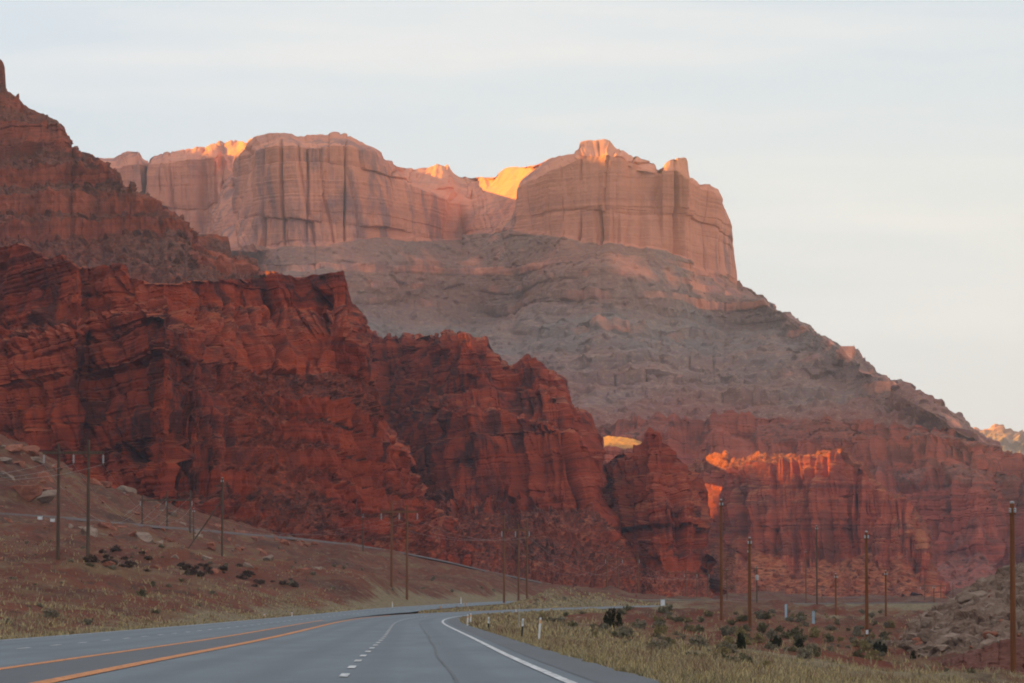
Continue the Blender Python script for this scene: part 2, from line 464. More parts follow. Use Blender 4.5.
loft('mesa', pxs, [
    (mesa_foot, [(40, 3050), (560, 2900), (800, 2780), (1000, 2690)], 1),
    (mesa_mid, [(40, 3200), (225, 3060), (470, 3060), (640, 3010), (760, 2970), (850, 2890), (965, 2740), (1000, 2735)], 1),
    (mesa_lb, addY(mesa_ys, -56), 0.85),
    (mesa_lt, addY(mesa_ys, -42), 0.6),
    (mesa_base, mesa_yb, [(40, .4), (200, .5), (300, .62), (460, .7), (735, .6), (760, 1), (1000, 1)]),
    (addY(mesa_base, -3), addY(mesa_yb, 3), [(40, 0), (736, 0), (738, 1), (1000, 1)]),
    (mesa_rim, mesa_yr, [(40, 0), (736, 0), (738, .8), (1000, 1)]),
    (mesa_crest, mesa_yc, [(40, 0), (736, 0), (738, .5), (1000, .8)])],
    M['mesa'],
    cliff_disp(3, flute=6.0, fl_s=42, crack=5, cr_s=23, st_amp=0.4, st_thick=9, blk=2.2, bw=30, bh=46, rough=1.5, rough_s=27, tal=2.2,
               crest_z=0.5, big=7, big_s=95, terr=(0.8, 15), zst=14, ysc=4, blk2=.5, fl_y=2.5, patch=.0, cw=.024, rise_col=.3, notch=.12, ps=.55),
    [(120, 0.985, 0), (420, 0.96, .3), (700, 0.5, 1), (1100, 0.0, 1)], vstep=0.95, crest_fr=.6)

# --- the long rose wall at its foot, right ----------------------------------
fw_crest = [(540, 430), (620, 420), (700, 418), (780, 416), (850, 420), (862, 421), (880, 424), (915, 422), (935, 425), (948, 423.5), (953, 428), (957, 436), (970, 438), (983, 440), (993, 443), (996, 451), (1024, 453), (1060, 458), (1120, 468), (1200, 480)]
fw_up = [(540, 446), (620, 440), (700, 438), (780, 438), (850, 442), (871, 441), (896, 440), (925, 439), (957, 441), (983, 445), (1024, 458), (1200, 486)]
fw_m = [(540, 470), (700, 468), (850, 474), (880, 468), (905, 476), (960, 462), (990, 470), (1024, 482), (1200, 510)]
fw_b = [(540, 500), (700, 500), (850, 500), (880, 490), (960, 486), (1000, 496), (1024, 508), (1200, 530)]
fw_l = [(540, 570), (700, 565), (850, 560), (920, 556), (960, 562), (1024, 566), (1200, 575)]
fw_foot = [(540, 605), (700, 603), (850, 600), (930, 598), (1024, 596), (1200, 600)]
fy = lambda d: [(540, 2520 + d), (700, 2500 + d), (850, 2440 + d), (900, 2400 + d), (975, 2360 + d), (993, 2370 + d), (1000, 2470 + d), (1030, 2480 + d), (1060, 2420 + d), (1200, 2400 + d)]
loft('cliff', np.arange(540, 1200, 1.15), [
    (fw_foot, fy(-190), .9), (fw_l, fy(-110), .35), (fw_b, fy(-75), .1), (fw_m, fy(-42), .75), (addY(fw_m, -2), fy(-38), 0.1), (fw_up, fy(-8), 0.05), (addY(fw_up, -2.5), fy(4), .7), (fw_crest, fy(22), .15)],
    M['farwall'], cliff_disp(21, flute=12, fl_s=26, crack=4, cr_s=16, st_amp=0.6, st_thick=4, notch=.4, blk2=1.5, blk=1.0, bw=10, bh=14, ledge=(.8, 6.5), rough=1.3, rough_s=16, tal=1.4,
                             tilt=(-0.09, 0), crest_z=0.7, big=4.5, big_s=90, zst=5, patch=.5, shear=-.12),
    [(100, 0.99, 1), (260, 0.9, 1), (500, 0.3, 1)], vstep=0.9)

# --- sunlit bench between the cliffs ----------------------------------------
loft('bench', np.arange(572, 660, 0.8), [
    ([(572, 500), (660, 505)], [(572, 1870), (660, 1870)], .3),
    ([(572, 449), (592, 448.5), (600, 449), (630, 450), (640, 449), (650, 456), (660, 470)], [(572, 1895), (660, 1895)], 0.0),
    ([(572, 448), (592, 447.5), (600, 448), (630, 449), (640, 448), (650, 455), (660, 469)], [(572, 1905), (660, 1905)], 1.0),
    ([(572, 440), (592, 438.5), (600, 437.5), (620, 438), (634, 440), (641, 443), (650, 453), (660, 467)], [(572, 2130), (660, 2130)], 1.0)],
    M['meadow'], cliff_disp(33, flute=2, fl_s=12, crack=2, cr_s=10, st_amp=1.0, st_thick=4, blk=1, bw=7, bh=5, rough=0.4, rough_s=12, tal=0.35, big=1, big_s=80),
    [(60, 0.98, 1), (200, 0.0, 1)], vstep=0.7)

# --- the ridge whose top catches the sun ------------------------------------
rd_crest = [(668, 492), (680, 478), (690, 466), (695, 460.5), (706, 460), (709, 455), (718, 452.5), (726, 452), (729, 457), (733, 460.5), (742, 462), (750, 459.5), (765, 456), (769, 459.5), (787, 459), (807, 456.5), (828, 450), (842, 449.5), (848, 455),
            (854, 460), (865, 462), (869, 475), (877, 488), (885, 494), (898, 496), (904, 501), (909, 513), (917, 517.5), (923, 519), (925, 537), (931, 563), (938, 590), (950, 605)]
rd_rim = [(668, 497), (690, 478), (700, 474), (712, 476), (726, 470), (742, 468), (765, 464), (787, 463.5), (807, 461), (828, 456), (842, 453), (854, 464), (865, 466), (870, 479), (885, 498), (904, 505), (917, 521), (925, 540), (938, 592), (950, 606)]
rd_mid = [(668, 525), (690, 512), (726, 512), (765, 505), (800, 505), (840, 500), (870, 515), (900, 530), (925, 553), (950, 607)]
rd_low = [(668, 555), (700, 548), (730, 552), (790, 556), (850, 560), (900, 566), (950, 608)]
rd_foot = [(668, 603), (720, 601), (800, 602), (860, 602), (930, 601), (950, 611)]
ry = lambda d: [(668, 2170 + d), (690, 2130 + d), (697, 2110 + d), (728, 1960 + d), (735, 1930 + d), (770, 1905 + d), (800, 1900 + d), (840, 1885 + d), (848, 1900 + d), (870, 1890 + d), (900, 1860 + d), (925, 1840 + d), (950, 1830 + d)]
loft('ridge', np.unique(np.concatenate([np.arange(668, 735, .7), np.arange(735, 950, 1.0)])), [
    (rd_foot, ry(-150), .95), (rd_low, ry(-75), .4), (rd_mid, ry(-45), .05), (rd_rim, ry(-8), 0.0), (addY(rd_rim, -1.2), ry(0), .9),
    (rd_crest, ry(65), .9)],
    M['ridge'], cliff_disp(41, flute=10, fl_s=22, crack=3.5, cr_s=13, st_amp=0.45, st_thick=4, notch=.35, blk2=1.2, blk=0.8, bw=8, bh=12, rough=1.1, rough_s=12, tal=1.1,
                           tilt=(-0.05, 0), crest_z=0.5, big=3, big_s=70, zst=6, patch=.4),
    [(60, 0.97, 0.6), (200, 0.6, 1), (330, 0.0, 1)], vstep=0.85)

# --- the dark butte ----------------------------------------------------------
bt_crest = [(548, 500), (575, 480), (592, 466), (601, 463), (611, 455), (619, 451), (631, 450), (640, 444.5), (644, 435.5), (652, 430.5), (658, 429.5), (663, 435), (670, 445.5), (681, 459), (686, 464), (691, 472), (697, 475), (699.5, 488), (701, 515), (703, 540), (706, 560), (712, 585), (720, 600)]
bt_mid = [(548, 520), (575, 512), (600, 512), (640, 505), (680, 502), (698, 505), (702, 520), (706, 562), (720, 602)]
bt_led = [(548, 540), (600, 532), (650, 525), (690, 523), (702, 530), (706, 564), (720, 603)]
bt_low = [(548, 575), (600, 572), (650, 570), (700, 572), (708, 580), (720, 604)]
bt_foot = [(548, 602), (600, 602), (660, 604), (700, 604), (720, 607)]
by = lambda d: [(548, 1530 + d), (600, 1500 + d), (640, 1460 + d), (660, 1445 + d), (690, 1450 + d), (700, 1480 + d), (720, 1500 + d)]
loft('butte', np.unique(np.concatenate([np.arange(548, 690, .85), np.arange(690, 720, .5)])), [
    (bt_foot, by(-190), 1), (bt_low, by(-85), .8), (addY(bt_low, -2), by(-80), .1), (bt_led, by(-55), .1), (addY(bt_led, -3), by(-58), 0), (bt_mid, by(-40), 0.1), (bt_crest, by(0), 0.1)],
    M['near'], cliff_disp(52, flute=6.5, fl_s=14, crack=3.2, cr_s=9, st_amp=0.5, st_thick=2.4, notch=.5, blk2=1.5, blk=0.6, bw=6, bh=8, ledge=(.8, 3.4), rough=0.8, rough_s=8, tal=1.0,
                          tilt=(-0.05, 0), crest_z=0.35, big=1.6, big_s=40, zst=6, patch=.7, shear=.15),
    [(40, 0.9, .5), (120, 0.3, 1), (180, 0.0, 1)], vstep=0.85)

# --- the stepped red cliff in the middle -------------------------------------
mc_crest = [(330, 336), (372, 334), (391, 334), (413, 336), (428, 333), (440, 335), (450, 332), (459, 329), (466, 330.5), (474, 332), (487, 334.5), (494, 341), (501, 350), (508, 357), (527, 358.5), (536, 360), (543, 367), (549, 370), (557, 375), (561, 381), (563, 399),
            (569, 408), (578, 411), (583, 418), (588, 427), (593, 436), (596, 460), (603, 480), (612, 505), (625, 540), (640, 570)]
mc_cap = [(330, 345), (372, 347), (440, 345), (459, 341), (490, 346), (501, 358), (527, 370), (549, 382), (561, 392), (564, 402), (583, 424), (593, 440), (612, 508), (640, 572)]
mc_l1 = [(330, 375), (375, 374), (420, 380), (435, 393), (480, 388), (520, 384), (550, 392), (563, 404), (583, 432), (595, 452), (612, 512), (640, 574)]
mc_l2 = [(330, 415), (400, 412), (440, 410), (500, 412), (550, 420), (583, 445), (597, 470), (612, 518), (640, 576)]
mc_l3 = [(330, 470), (380, 468), (400, 478), (425, 480), (450, 492), (500, 500), (550, 500), (590, 505), (612, 535), (640, 580)]
mc_l4 = [(330, 530), (400, 540), (450, 550), (500, 560), (550, 565), (600, 570), (640, 588)]
mc_foot = [(330, 566), (400, 574), (480, 588), (560, 602), (640, 607)]
my = lambda d, s=1: [(330, 1640 + d), (375, 1620 + d), (405, 1600 + d), (420, 1560 + d), (432, 1510 + d), (458, 1470 + d), (475, 1465 + d), (510, 1470 + d), (550, 1455 + d), (563, 1450 + d), (590, 1450 + d), (640, 1440 + d)]
loft('cliff', np.arange(330, 640, 0.85), [
    (mc_foot, my(-330), 1), (mc_l4, my(-190), .9), (mc_l3, my(-80), .75), (addY(mc_l3, -3), my(-76), .1), (mc_l2, my(-48), .05), (addY(mc_l2, -2.5), my(-36), .5), (addY(mc_l2, -5), my(-34), 0), (mc_l1, my(-20), 0), (addY(mc_l1, -2), my(-15), .3), (mc_cap, my(-4), 0), (addY(mc_crest, 3.4), my(2), 0.05), (mc_crest, my(24), .1)],
    M['near'], cliff_disp(61, flute=6, fl_s=16, crack=3.6, cr_s=10, st_amp=0.6, st_thick=2.6, notch=.55, blk2=2.0, blk=0.6, bw=7, bh=7, ledge=(.9, 3.4), rough=0.55, rough_s=8, tal=1.3,
                          tilt=(-0.06, 0), crest_z=0.4, big=1.8, big_s=45, terr=(1.05, 8), zst=6, patch=1.0, shear=.2),
    [(70, 0.985, .8), (200, 0.8, 1), (330, 0.0, 1)], vstep=0.85)

# --- the great red cliff, left -----------------------------------------------
lc_crest = [(-420, 190), (-200, 215), (-60, 235), (0, 243), (12, 238.5), (24, 242), (38, 252), (50, 255), (60, 252), (70, 260), (84, 267), (92, 268), (110, 264), (124, 262.5), (128, 268), (131, 277), (165, 281), (200, 279), (250, 277.5), (285, 274), (300, 275), (318, 272.5), (332, 270.5),
            (345, 270), (347.5, 281), (350, 299), (357, 311), (365, 325), (369, 340), (373, 362), (378, 388), (386, 420), (400, 460), (430, 500), (470, 540)]
lc_cap = [(-420, 300), (0, 312), (30, 302), (80, 290), (112, 290), (130, 290), (165, 303), (210, 302), (290, 299), (346, 302), (352, 313), (365, 332), (373, 366), (386, 423), (430, 502), (470, 541)]
lc_ben = [(-420, 335), (0, 334), (25, 327), (60, 318), (85, 312), (115, 313), (140, 306), (165, 311), (210, 306), (290, 303), (346, 306), (352, 317), (365, 338), (373, 369), (386, 426), (430, 504), (470, 542)]
lc_top2 = [(-420, 345), (0, 342), (25, 336), (80, 326), (115, 316), (150, 306), (165, 315), (173, 330), (210, 330), (290, 330), (346, 335), (365, 350), (373, 372), (386, 429), (430, 506), (470, 543)]
lc_base = [(-420, 440), (-60, 440), (0, 446), (60, 470), (130, 498), (158, 508), (165, 490), (172, 430), (182, 380), (195, 350), (215, 362), (250, 372), (330, 372), (372, 386), (386, 432), (430, 508), (470, 545)]
lc_tal = [(-420, 452), (-60, 450), (0, 454), (60, 478), (130, 506), (160, 515), (172, 500), (190, 470), (215, 452), (260, 450), (330, 455), (386, 480), (430, 520), (470, 552)]
lc_foot = [(-420, 490), (-60, 470), (0, 475), (60, 492), (130, 516), (165, 530), (200, 535), (300, 551), (400, 569), (470, 582)]
ly = lambda d, q=0: [(-420, 830 + d), (-260, 1010 + d), (-110, 1140 + d), (-60, 1145 + d), (0, 1100 + d), (60, 1070 + d), (80, 1060 + d), (86, 1090 + d), (130, 1062 + d), (160, 1035 + d), (166, 1032 + d), (172, 1045 + d), (200, 1085 + d), (250, 1120 + d), (300, 1135 + d), (335, 1125 + d), (348, 1130 + d), (360, 1160 + d), (375, 1200 + d), (400, 1250 + d), (470, 1320 + d)]  # unseen left end shaped to curve forward and darken the left face
ly_foot = [(-420, 700), (-260, 820), (-60, 935), (0, 930), (60, 935), (130, 960), (165, 970), (200, 985), (300, 1012), (400, 1090), (470, 1150)]
ly_tal = [(-420, 770), (-260, 930), (-110, 1045), (-60, 1050), (0, 1025), (60, 1010), (130, 1000), (160, 995), (172, 1005), (215, 1020), (260, 1050), (330, 1070), (386, 1130), (430, 1190), (470, 1230)]
ly_base = [(-420, 785), (-260, 950), (-110, 1070), (-60, 1072), (0, 1040), (60, 1022), (130, 1008), (160, 1000), (165, 1002), (172, 1018), (182, 1035), (195, 1050), (250, 1085), (330, 1100), (372, 1150), (386, 1190), (430, 1260), (470, 1290)]
rt = [(-420, 0), (164, 0), (180, 0), (470, 0)]
loft('cliff', np.arange(-420, 470, 0.9), [
    (lc_foot, ly_foot, 1), (lc_tal, ly_tal, [(-420, .3), (155, .2), (175, .75), (240, .95), (470, .95)]), (lc_base, ly_base, [(-420, 0), (160, 0), (180, .55), (240, .8), (470, .8)]),
    (addY(lc_base, -3), addY(ly_base, 2), 0.05),
    (lc_top2, ly(-14), [(-420, 0), (470, 0)]), (lc_ben, ly(14), [(-420, .7), (100, .6), (165, .1), (470, .1)]), (lc_cap, ly(22), 0), (lc_crest, ly(32), 0.05)],
    M['near'], cliff_disp(71, flute=4.0, fl_s=15, crack=3.2, cr_s=9, st_amp=0.85, st_thick=1.7, blk=0.5, blk2=2.2, bw=6.5, bh=4.2, rough=0.45, rough_s=7, tal=1.4,
                          tilt=(-0.10, 0.05), crest_z=0.35, big=1.8, big_s=45, terr=(1.05, 8.5), zst=9, patch=1.0, shear=.45, slab_x=-88.0, ledge=(1.0, 2.8)),
    [(60, 1.0, 1), (260, 1.02, 1), (330, 0.6, 1)], vstep=0.9, crest_fr=.45)

# --- the brown stepped mountain behind it, left -------------------------------
lm_crest = [(-420, -330), (-220, -170), (-90, -20), (-30, 38), (-8, 52), (-2, 57), (3, 61), (5.5, 66), (5.5, 74), (3.5, 78), (4, 86), (8, 90), (25, 102), (36, 108), (48, 114), (57, 119), (64, 126), (67, 133), (71, 146), (76, 150), (90, 155), (100, 158.5), (108, 164), (116, 170), (121, 173), (122, 181),  # unseen left part raised to shade the visible slope
            (135, 190), (150, 198), (163, 204), (176, 211), (187, 221), (189.5, 230), (195, 235), (196, 234), (212, 234), (228, 236.5), (231, 247), (232, 255), (240, 257), (252, 258), (258, 259.5), (256, 266), (262, 270), (282, 274), (300, 279), (330, 290)]
lm_c2 = [(-420, -300), (-220, -140), (-90, 10), (-30, 70), (0, 89), (8, 92), (48, 116), (64, 128), (71, 147), (100, 160), (122, 182), (150, 199), (187, 223), (195, 237), (231, 257), (262, 271), (330, 291)]
lm_ct = [(-420, -180), (-220, -60), (-60, 112), (0, 121), (30, 123), (57, 123), (64, 129), (71, 148), (100, 161), (122, 183), (150, 200), (187, 224), (195, 239), (231, 259), (262, 272), (330, 292)]
lm_cb = [(-420, -90), (-220, 30), (-60, 143), (0, 147), (40, 148), (72, 150), (100, 163), (122, 185), (150, 203), (187, 227), (195, 243), (231, 262), (262, 273), (330, 293)]
lm_foot = [(-420, 300), (0, 300), (150, 300), (330, 305)]
zy = lambda d: [(-420, 1790 + d), (0, 1800 + d), (60, 1780 + d), (72, 1790 + d), (120, 1740 + d), (190, 1680 + d), (194, 1740 + d), (231, 1740 + d), (234, 1760 + d), (258, 1760 + d), (263, 1620 + d), (330, 1500 + d)]
loft('mountain', np.unique(np.concatenate([np.arange(-420, -10, 2.5), np.arange(-10, 80, .7), np.arange(80, 330, .9)])), [
    (lm_foot, [(-420, 1560), (0, 1610), (100, 1590), (200, 1540), (260, 1500), (330, 1420)], 1), (lm_cb, addY(zy(-20), 0), .9), (addY(lm_cb, -1.5), zy(-14), 0), (lm_ct, zy(0), 0), (addY(lm_ct, -1), zy(8), 1), (lm_c2, zy(60), 1), (lm_crest, zy(66), [(-420, 0), (5, 0), (8, 1), (60, 1), (62, 0), (74, .3), (120, .6), (330, .5)])],
    M['hillA'], cliff_disp(81, flute=2.2, fl_s=13, crack=2.8, cr_s=11, st_amp=0.6, st_thick=3, blk=.6, bw=8, bh=7, rough=0.8, rough_s=10, tal=1.6,
                           tilt=(0.0, 0.0), crest_z=0.3, big=2, big_s=70, terr=(1.1, 14), zst=4, patch=.4),
    [(40, 0.98, 1), (120, 0.35, 1), (210, 0.0, 1)], vstep=0.9, crest_fr=.25)

# --- the last ridge, far right ------------------------------------------------
hr = [(900, 460), (940, 446), (965, 440), (972, 436), (985, 432.5), (995, 431), (1008, 432), (1024, 437), (1060, 436), (1120, 440), (1200, 470)]
loft('hill', np.arange(900, 1200, 1.4), [
    (addY(hr, 60), [(900, 5600), (1200, 5600)], 1), (addY(hr, 9), [(900, 5900), (1200, 5900)], .9), (addY(hr, 4), [(900, 5980), (1200, 5980)], .6), (hr, [(900, 6100), (1200, 6100)], .5)],
    M['mesa'], cliff_disp(91, flute=6, fl_s=60, crack=5, cr_s=50, st_amp=3, st_thick=14, blk=3, bw=40, bh=20, rough=7, rough_s=60, tal=9, crest_z=4, big=12, big_s=260),
    [(200, 0.97, 1), (600, 0.0, 1)], vstep=1.2)

# ------------------------------------------------------------------ sun direction
SUN_EL = R(16.5)
SUN_BEHIND = R(15.0)      # how far behind the square left the sun stands
sun_vec = np.array([-math.cos(SUN_EL) * math.cos(SUN_BEHIND), math.cos(SUN_EL) * math.sin(SUN_BEHIND), math.sin(SUN_EL)])

# --- added unseen ridge, far left: skyline shaped to shade all but chosen tops
sh = np.array([-math.cos(SUN_BEHIND), math.sin(SUN_BEHIND)])        # towards the sun
pe = np.array([math.sin(SUN_BEHIND), math.cos(SUN_BEHIND)])         # along the added ridge
tan_e = math.tan(SUN_EL)
L0 = 2150.0
q = np.arange(-1400, 3900, 25.0)
shade_z = np.interp(q, [-1400, 0, 900, 1330, 1400, 1500, 1580, 1690, 1760, 1902, 1938, 2080, 2160, 2500, 3000, 3112, 3137, 3165, 3188, 3224, 3246, 3500, 3700, 3900],
                    [90, 80, 110, 125, 90, 89, 150, 130, 104, 104, 78, 78, 200, 320, 380, 388, 388, 396, 412, 408, 324, 334, 290, -100])
rows = []
for s, zf in ((-520, 0.0), (-330, .25), (-200, .45), (-90, .62), (-60, .9), (0, 1.0), (120, 1.0), (600, .7), (1100, .0)):
    H = shade_z + tan_e * (L0 - q * math.tan(SUN_BEHIND))
    c = sh[None] * (L0 + s) + pe[None] * q[:, None]
    rows.append(np.concatenate([c, (H * zf)[:, None]], 1))
P = np.array(rows); k = noise3(P, 160, 5); P[..., 2] += k * np.array([0, 20, 25, 25, 8, 2, 4, 30, 10])[:, None]
tag(link('mountain', mesh_from('mountain', P.reshape(-1, 3), grid_faces(*P.shape[:2])[:, ::-1], True, {'talus': np.ones(P.shape[:2])}), M['hillA']), kind='structure')  # unseen shade-casting ridge, no part of the mountain in view

# ------------------------------------------------------------------ line of the railway along the foot of the cliffs
rail_pts = [(-220, 500, 760), (-60, 509, 745), (0, 513.5, 745), (60, 517.5, 760), (105, 522, 800), (160, 527, 850), (220, 532, 900), (300, 539, 960), (350, 545, 1000), (390, 551, 1040), (440, 561, 1080), (480, 570.5, 1110), (540, 583, 1150), (600, 593, 1220)]
rp = np.array([at(*p) for p in rail_pts])
s_ = np.linspace(0, len(rp) - 1, 160)
rp = np.stack([np.interp(s_, np.arange(len(rp)), rp[:, k]) for k in range(3)], -1)
for _ in range(4):
    rp[1:-1] = (rp[:-2] + 2 * rp[1:-1] + rp[2:]) / 4
tn = np.gradient(rp, axis=0); tn[:, 2] = 0; tn /= np.linalg.norm(tn, axis=1, keepdims=True)
sd_ = np.stack([-tn[:, 1], tn[:, 0], 0 * tn[:, 0]], -1)
# ------------------------------------------------------------------ ground
XR = np.array([(0, 2.6), (61, .9), (97, -.12), (147, -1.19), (210, -2.9), (320, -5.8), (390, -6.2), (470, -4.2), (540, 2), (640, 14), (760, 32), (900, 60), (1100, 112), (1300, 180)])
XL = np.array([(0, -16.5), (61, -17.5), (151, -19.3), (300, -22.3), (380, -22.6), (480, -21.5), (560, -19.5), (650, -13), (740, -7.5), (820, -2), (950, 12), (1100, 40), (1300, 90)])
ZR = np.array([(-300, 0), (0, 0), (150, 0.0), (300, .2), (450, .65), (550, 1.05), (700, 1.8), (900, 2.7), (1100, 3.4), (1300, 4)])
ZL = np.array([(-300, 0), (0, 0), (150, 0.0), (300, .2), (380, .46), (480, .95), (560, 1.45), (650, 2.1), (800, 3.0), (950, 3.6), (1300, 5)])


def smooth_curve(tab):
    y = np.arange(-320, 1301, 5.0)
    x = np.interp(y, tab[:, 0], tab[:, 1])
    lo = y < tab[0, 0]
    x[lo] = tab[0, 1] + (y[lo] - tab[0, 0]) * (tab[1, 1] - tab[0, 1]) / (tab[1, 0] - tab[0, 0] + 1e-9)
    for _ in range(3):
        k_ = np.ones(13) / 13
        x2 = np.convolve(np.pad(x, 6, mode='reflect', reflect_type='odd'), k_, 'valid')
        x = np.where(y < 120, 0.5 * x + 0.5 * x2, x2)
    return y, x


_c = {n: smooth_curve(t) for n, t in (('xr', XR), ('xl', XL), ('zr', ZR), ('zl', ZL))}
def cv(n, Y): return np.interp(Y, *_c[n])

gp = [  # points of the ground, read from the photograph with their distances
    (0, 600, 300), (0, 565, 450), (0, 535, 620), (0, 513, 740), (0, 482, 800), (0, 446, 870), (0, 436, 900), (40, 520, 740), (50, 470, 880),
    (100, 612, 300), (100, 580, 420), (58, 548, 450), (88, 552, 455), (100, 522, 800), (100, 500, 870), (130, 494, 930),
    (142, 547, 700), (167, 548.5, 720), (190, 549, 740), (222, 558, 600), (200, 600, 350), (200, 577, 470), (200, 531, 880), (200, 524, 950),
    (300, 600, 420), (300, 572, 600), (300, 541, 960), (391, 576, 620), (407, 578, 640), (363, 557, 940), (390, 553, 1030), (400, 597, 560),
    (450, 590, 720), (480, 573, 1100), (504, 582.5, 720), (519, 583, 800), (527, 583, 850), (500, 594, 800), (560, 590, 1100), (610, 592, 1150), (638, 593, 1150),
    (690, 602, 1250), (727, 604, 1200), (600, 602, 880), (620, 599, 1000), (680, 604.5, 980),
    (750, 647, 400), (867, 650, 373), (1013, 683, 245), (850, 669, 200), (700, 652, 160), (760, 668, 150), (1000, 690, 180), (640, 630, 230), (620, 622, 330),
    (700, 636, 330), (800, 640, 360), (940, 655, 330), (900, 660, 300),
    (721, 619, 440), (749, 620, 500), (836, 625, 520), (886, 623, 560), (822, 606, 1100), (757, 609, 800), (925, 610, 1000), (934, 609.5, 1000), (953, 602, 1500), (970, 612, 800),
    (660, 606, 800), (720, 612, 640), (800, 613, 650), (700, 598, 1600), (800, 597, 1700), (930, 595, 1900), (1024, 592, 2100), (1024, 606, 1100), (1024, 620, 600)]
GP = np.array([at(*p) for p in gp])
extra = []
for Y in (15, 40, 70, 110, 160, 230, 320, 420, 520, 620):
    extra += [(cv('xl', Y) - 3, Y, cv('zl', Y) - 0.25), (cv('xr', Y) + 4, Y, cv('zr', Y) - 0.35)]
    extra += [((cv('xl', Y) + cv('xr', Y)) / 2, Y, (cv('zl', Y) + cv('zr', Y)) / 2 - 0.3)]
for Y in (20, 60, 120): extra += [(-45, Y, 2.0), (-80, Y, 8), (25, Y, -2.0), (60, Y, -3)]
extra += [(-120, 200, 12), (-160, 400, 22), (-260, 700, 45), (-330, 900, 70), (-500, 500, 60), (-800, 900, 110), (-900, 1800, 60), (-600, 2600, 60), (90, 200, -3), (200, 300, 0), (300, 700, 8),
          (500, 1200, 14), (700, 2200, 20), (0, 2600, 25), (400, 3500, 30), (-300, 4200, 40), (900, 5200, 40), (1500, 3500, 30), (-1500, 4500, 50), (0, 6500, 60), (2500, 6500, 60), (-200, -150, 15), (200, -150, -5), (0, -250, 0), (-700, -200, 60), (700, -200, -6), (1500, 800, 10), (-1700, 200, 120), (-1700, 2500, 100)]
GP = np.concatenate([GP, np.array(extra, float)])


def warp2(x, y):
    r = np.sqrt(x * x + (np.maximum(y, 0) + 60) ** 2)
    return np.stack([np.arctan2(x, np.abs(y) + 60) * 2.2, np.log(r) + np.minimum(y, 0) * -0.0], -1)


def kern(d): return np.sqrt(d * d + 0.0009)
gw = warp2(GP[:, 0], GP[:, 1])
keep = [0]
for i in range(1, len(gw)):
    if np.min(np.linalg.norm(gw[keep] - gw[i], axis=1)) > 0.006: keep.append(i)
GP = GP[keep]; gw = gw[keep]
# fit the slope (z over distance) so near and far points count alike
rad = np.hypot(GP[:, 0], GP[:, 1]) + 60
A = kern(np.linalg.norm(gw[:, None] - gw[None], axis=-1))
n_ = len(gw)
A = np.block([[A + np.eye(n_) * -0.004, np.ones((n_, 1))], [np.ones((1, n_)), np.zeros((1, 1))]])
sol = np.linalg.solve(A, np.concatenate([GP[:, 2] / rad, [0]]))


def road_side(x, y):
    """0 on the pavement, growing with the distance from its edge; and the pavement level"""
    xr = cv('xr', y); xl = cv('xl', y)
    right = x - (xr + 1.1); left = xl - x
    gap_l = xl + 9.3; gap_r = xr - 9.2
    inside = np.where(gap_r > gap_l, np.minimum(x - gap_l, gap_r - x), -1)
    d = np.maximum(np.maximum(right, left), inside)
    t = np.clip((x - xl) / np.maximum(xr - xl, 1), 0, 1)
    z = cv('zl', y) * (1 - t) + cv('zr', y) * t
    far = np.clip((y - 1150) / 150, 0, 1)
    return np.maximum(d, 0) + far * 200, z


def ground_z(x, y, detail=True):
    x = np.asarray(x, float); y = np.asarray(y, float)
    sh_ = np.broadcast(x, y).shape
    x = np.broadcast_to(x, sh_).ravel(); y = np.broadcast_to(y, sh_).ravel()
    z = np.empty(len(x))
    for a in range(0, len(x), 20000):
        w = warp2(x[a:a + 20000], y[a:a + 20000])
        z[a:a + 20000] = (kern(np.linalg.norm(w[:, None] - gw[None], axis=-1)) @ sol[:-1] + sol[-1]) * (np.hypot(x[a:a + 20000], y[a:a + 20000]) + 60)
    d, zr = road_side(x, y)
    t = np.clip((d - 0.0) / 9.0, 0, 1); t = t * t * (3 - 2 * t)
    if detail:
        P = np.stack([x, y, 0 * x], -1)
        amp = np.clip((d - 1.5) / 20, 0, 1)
        big = np.clip((np.hypot(x, y) - 250) / 500, 0, 1)
        z = z + amp * (0.30 * fbm(P, 9, 4, 0.55, 3) + (0.5 + 1.5 * big) * fbm(P, (30, 45, 30), 4, 0.55, 8))
        z = z + amp * (0.4 + .45 * big) * fbm(P, (5, 12, 5), 3, 0.6, 21)
        gl = noise3(P, (16, 50, 30), 12)
        z = z - amp * (0.15 + 0.9 * big) * np.exp(-(gl / 0.16) ** 2)
    dr_ = np.abs(y - np.interp(x, rp[:, 0], rp[:, 1])) * 0.8
    zr_ = np.interp(x, rp[:, 0], rp[:, 2]) - 0.2
    tr_ = np.clip((dr_ - 3) / 22, 0, 1); tr_ = np.where((x < rp[0, 0]) | (x > rp[-1, 0]), 1, tr_ * tr_ * (3 - 2 * tr_))
    z = z * tr_ + zr_ * (1 - tr_)
    z = np.where(d > 0, z * t + (zr - 0.10 - 0.035 * np.minimum(d, 9)) * (1 - t), zr - 0.16)
    return z.reshape(sh_)


ys = np.concatenate([np.linspace(-300, 20, 25), np.exp(np.linspace(math.log(22), math.log(7000), 760))])
tt = np.concatenate([np.linspace(-2.2, -0.25, 40), np.linspace(-0.24, 0.24, 430), np.linspace(0.25, 1.6, 34)])
X = tt[None] * (np.abs(ys)[:, None] + 90); Yg = np.repeat(ys[:, None], len(tt), 1)
Zg = ground_z(X, Yg)
# measures used by the ground material: roadside grass, distance from the road
dr, _ = road_side(X.ravel(), Yg.ravel())
dr = dr.reshape(X.shape)

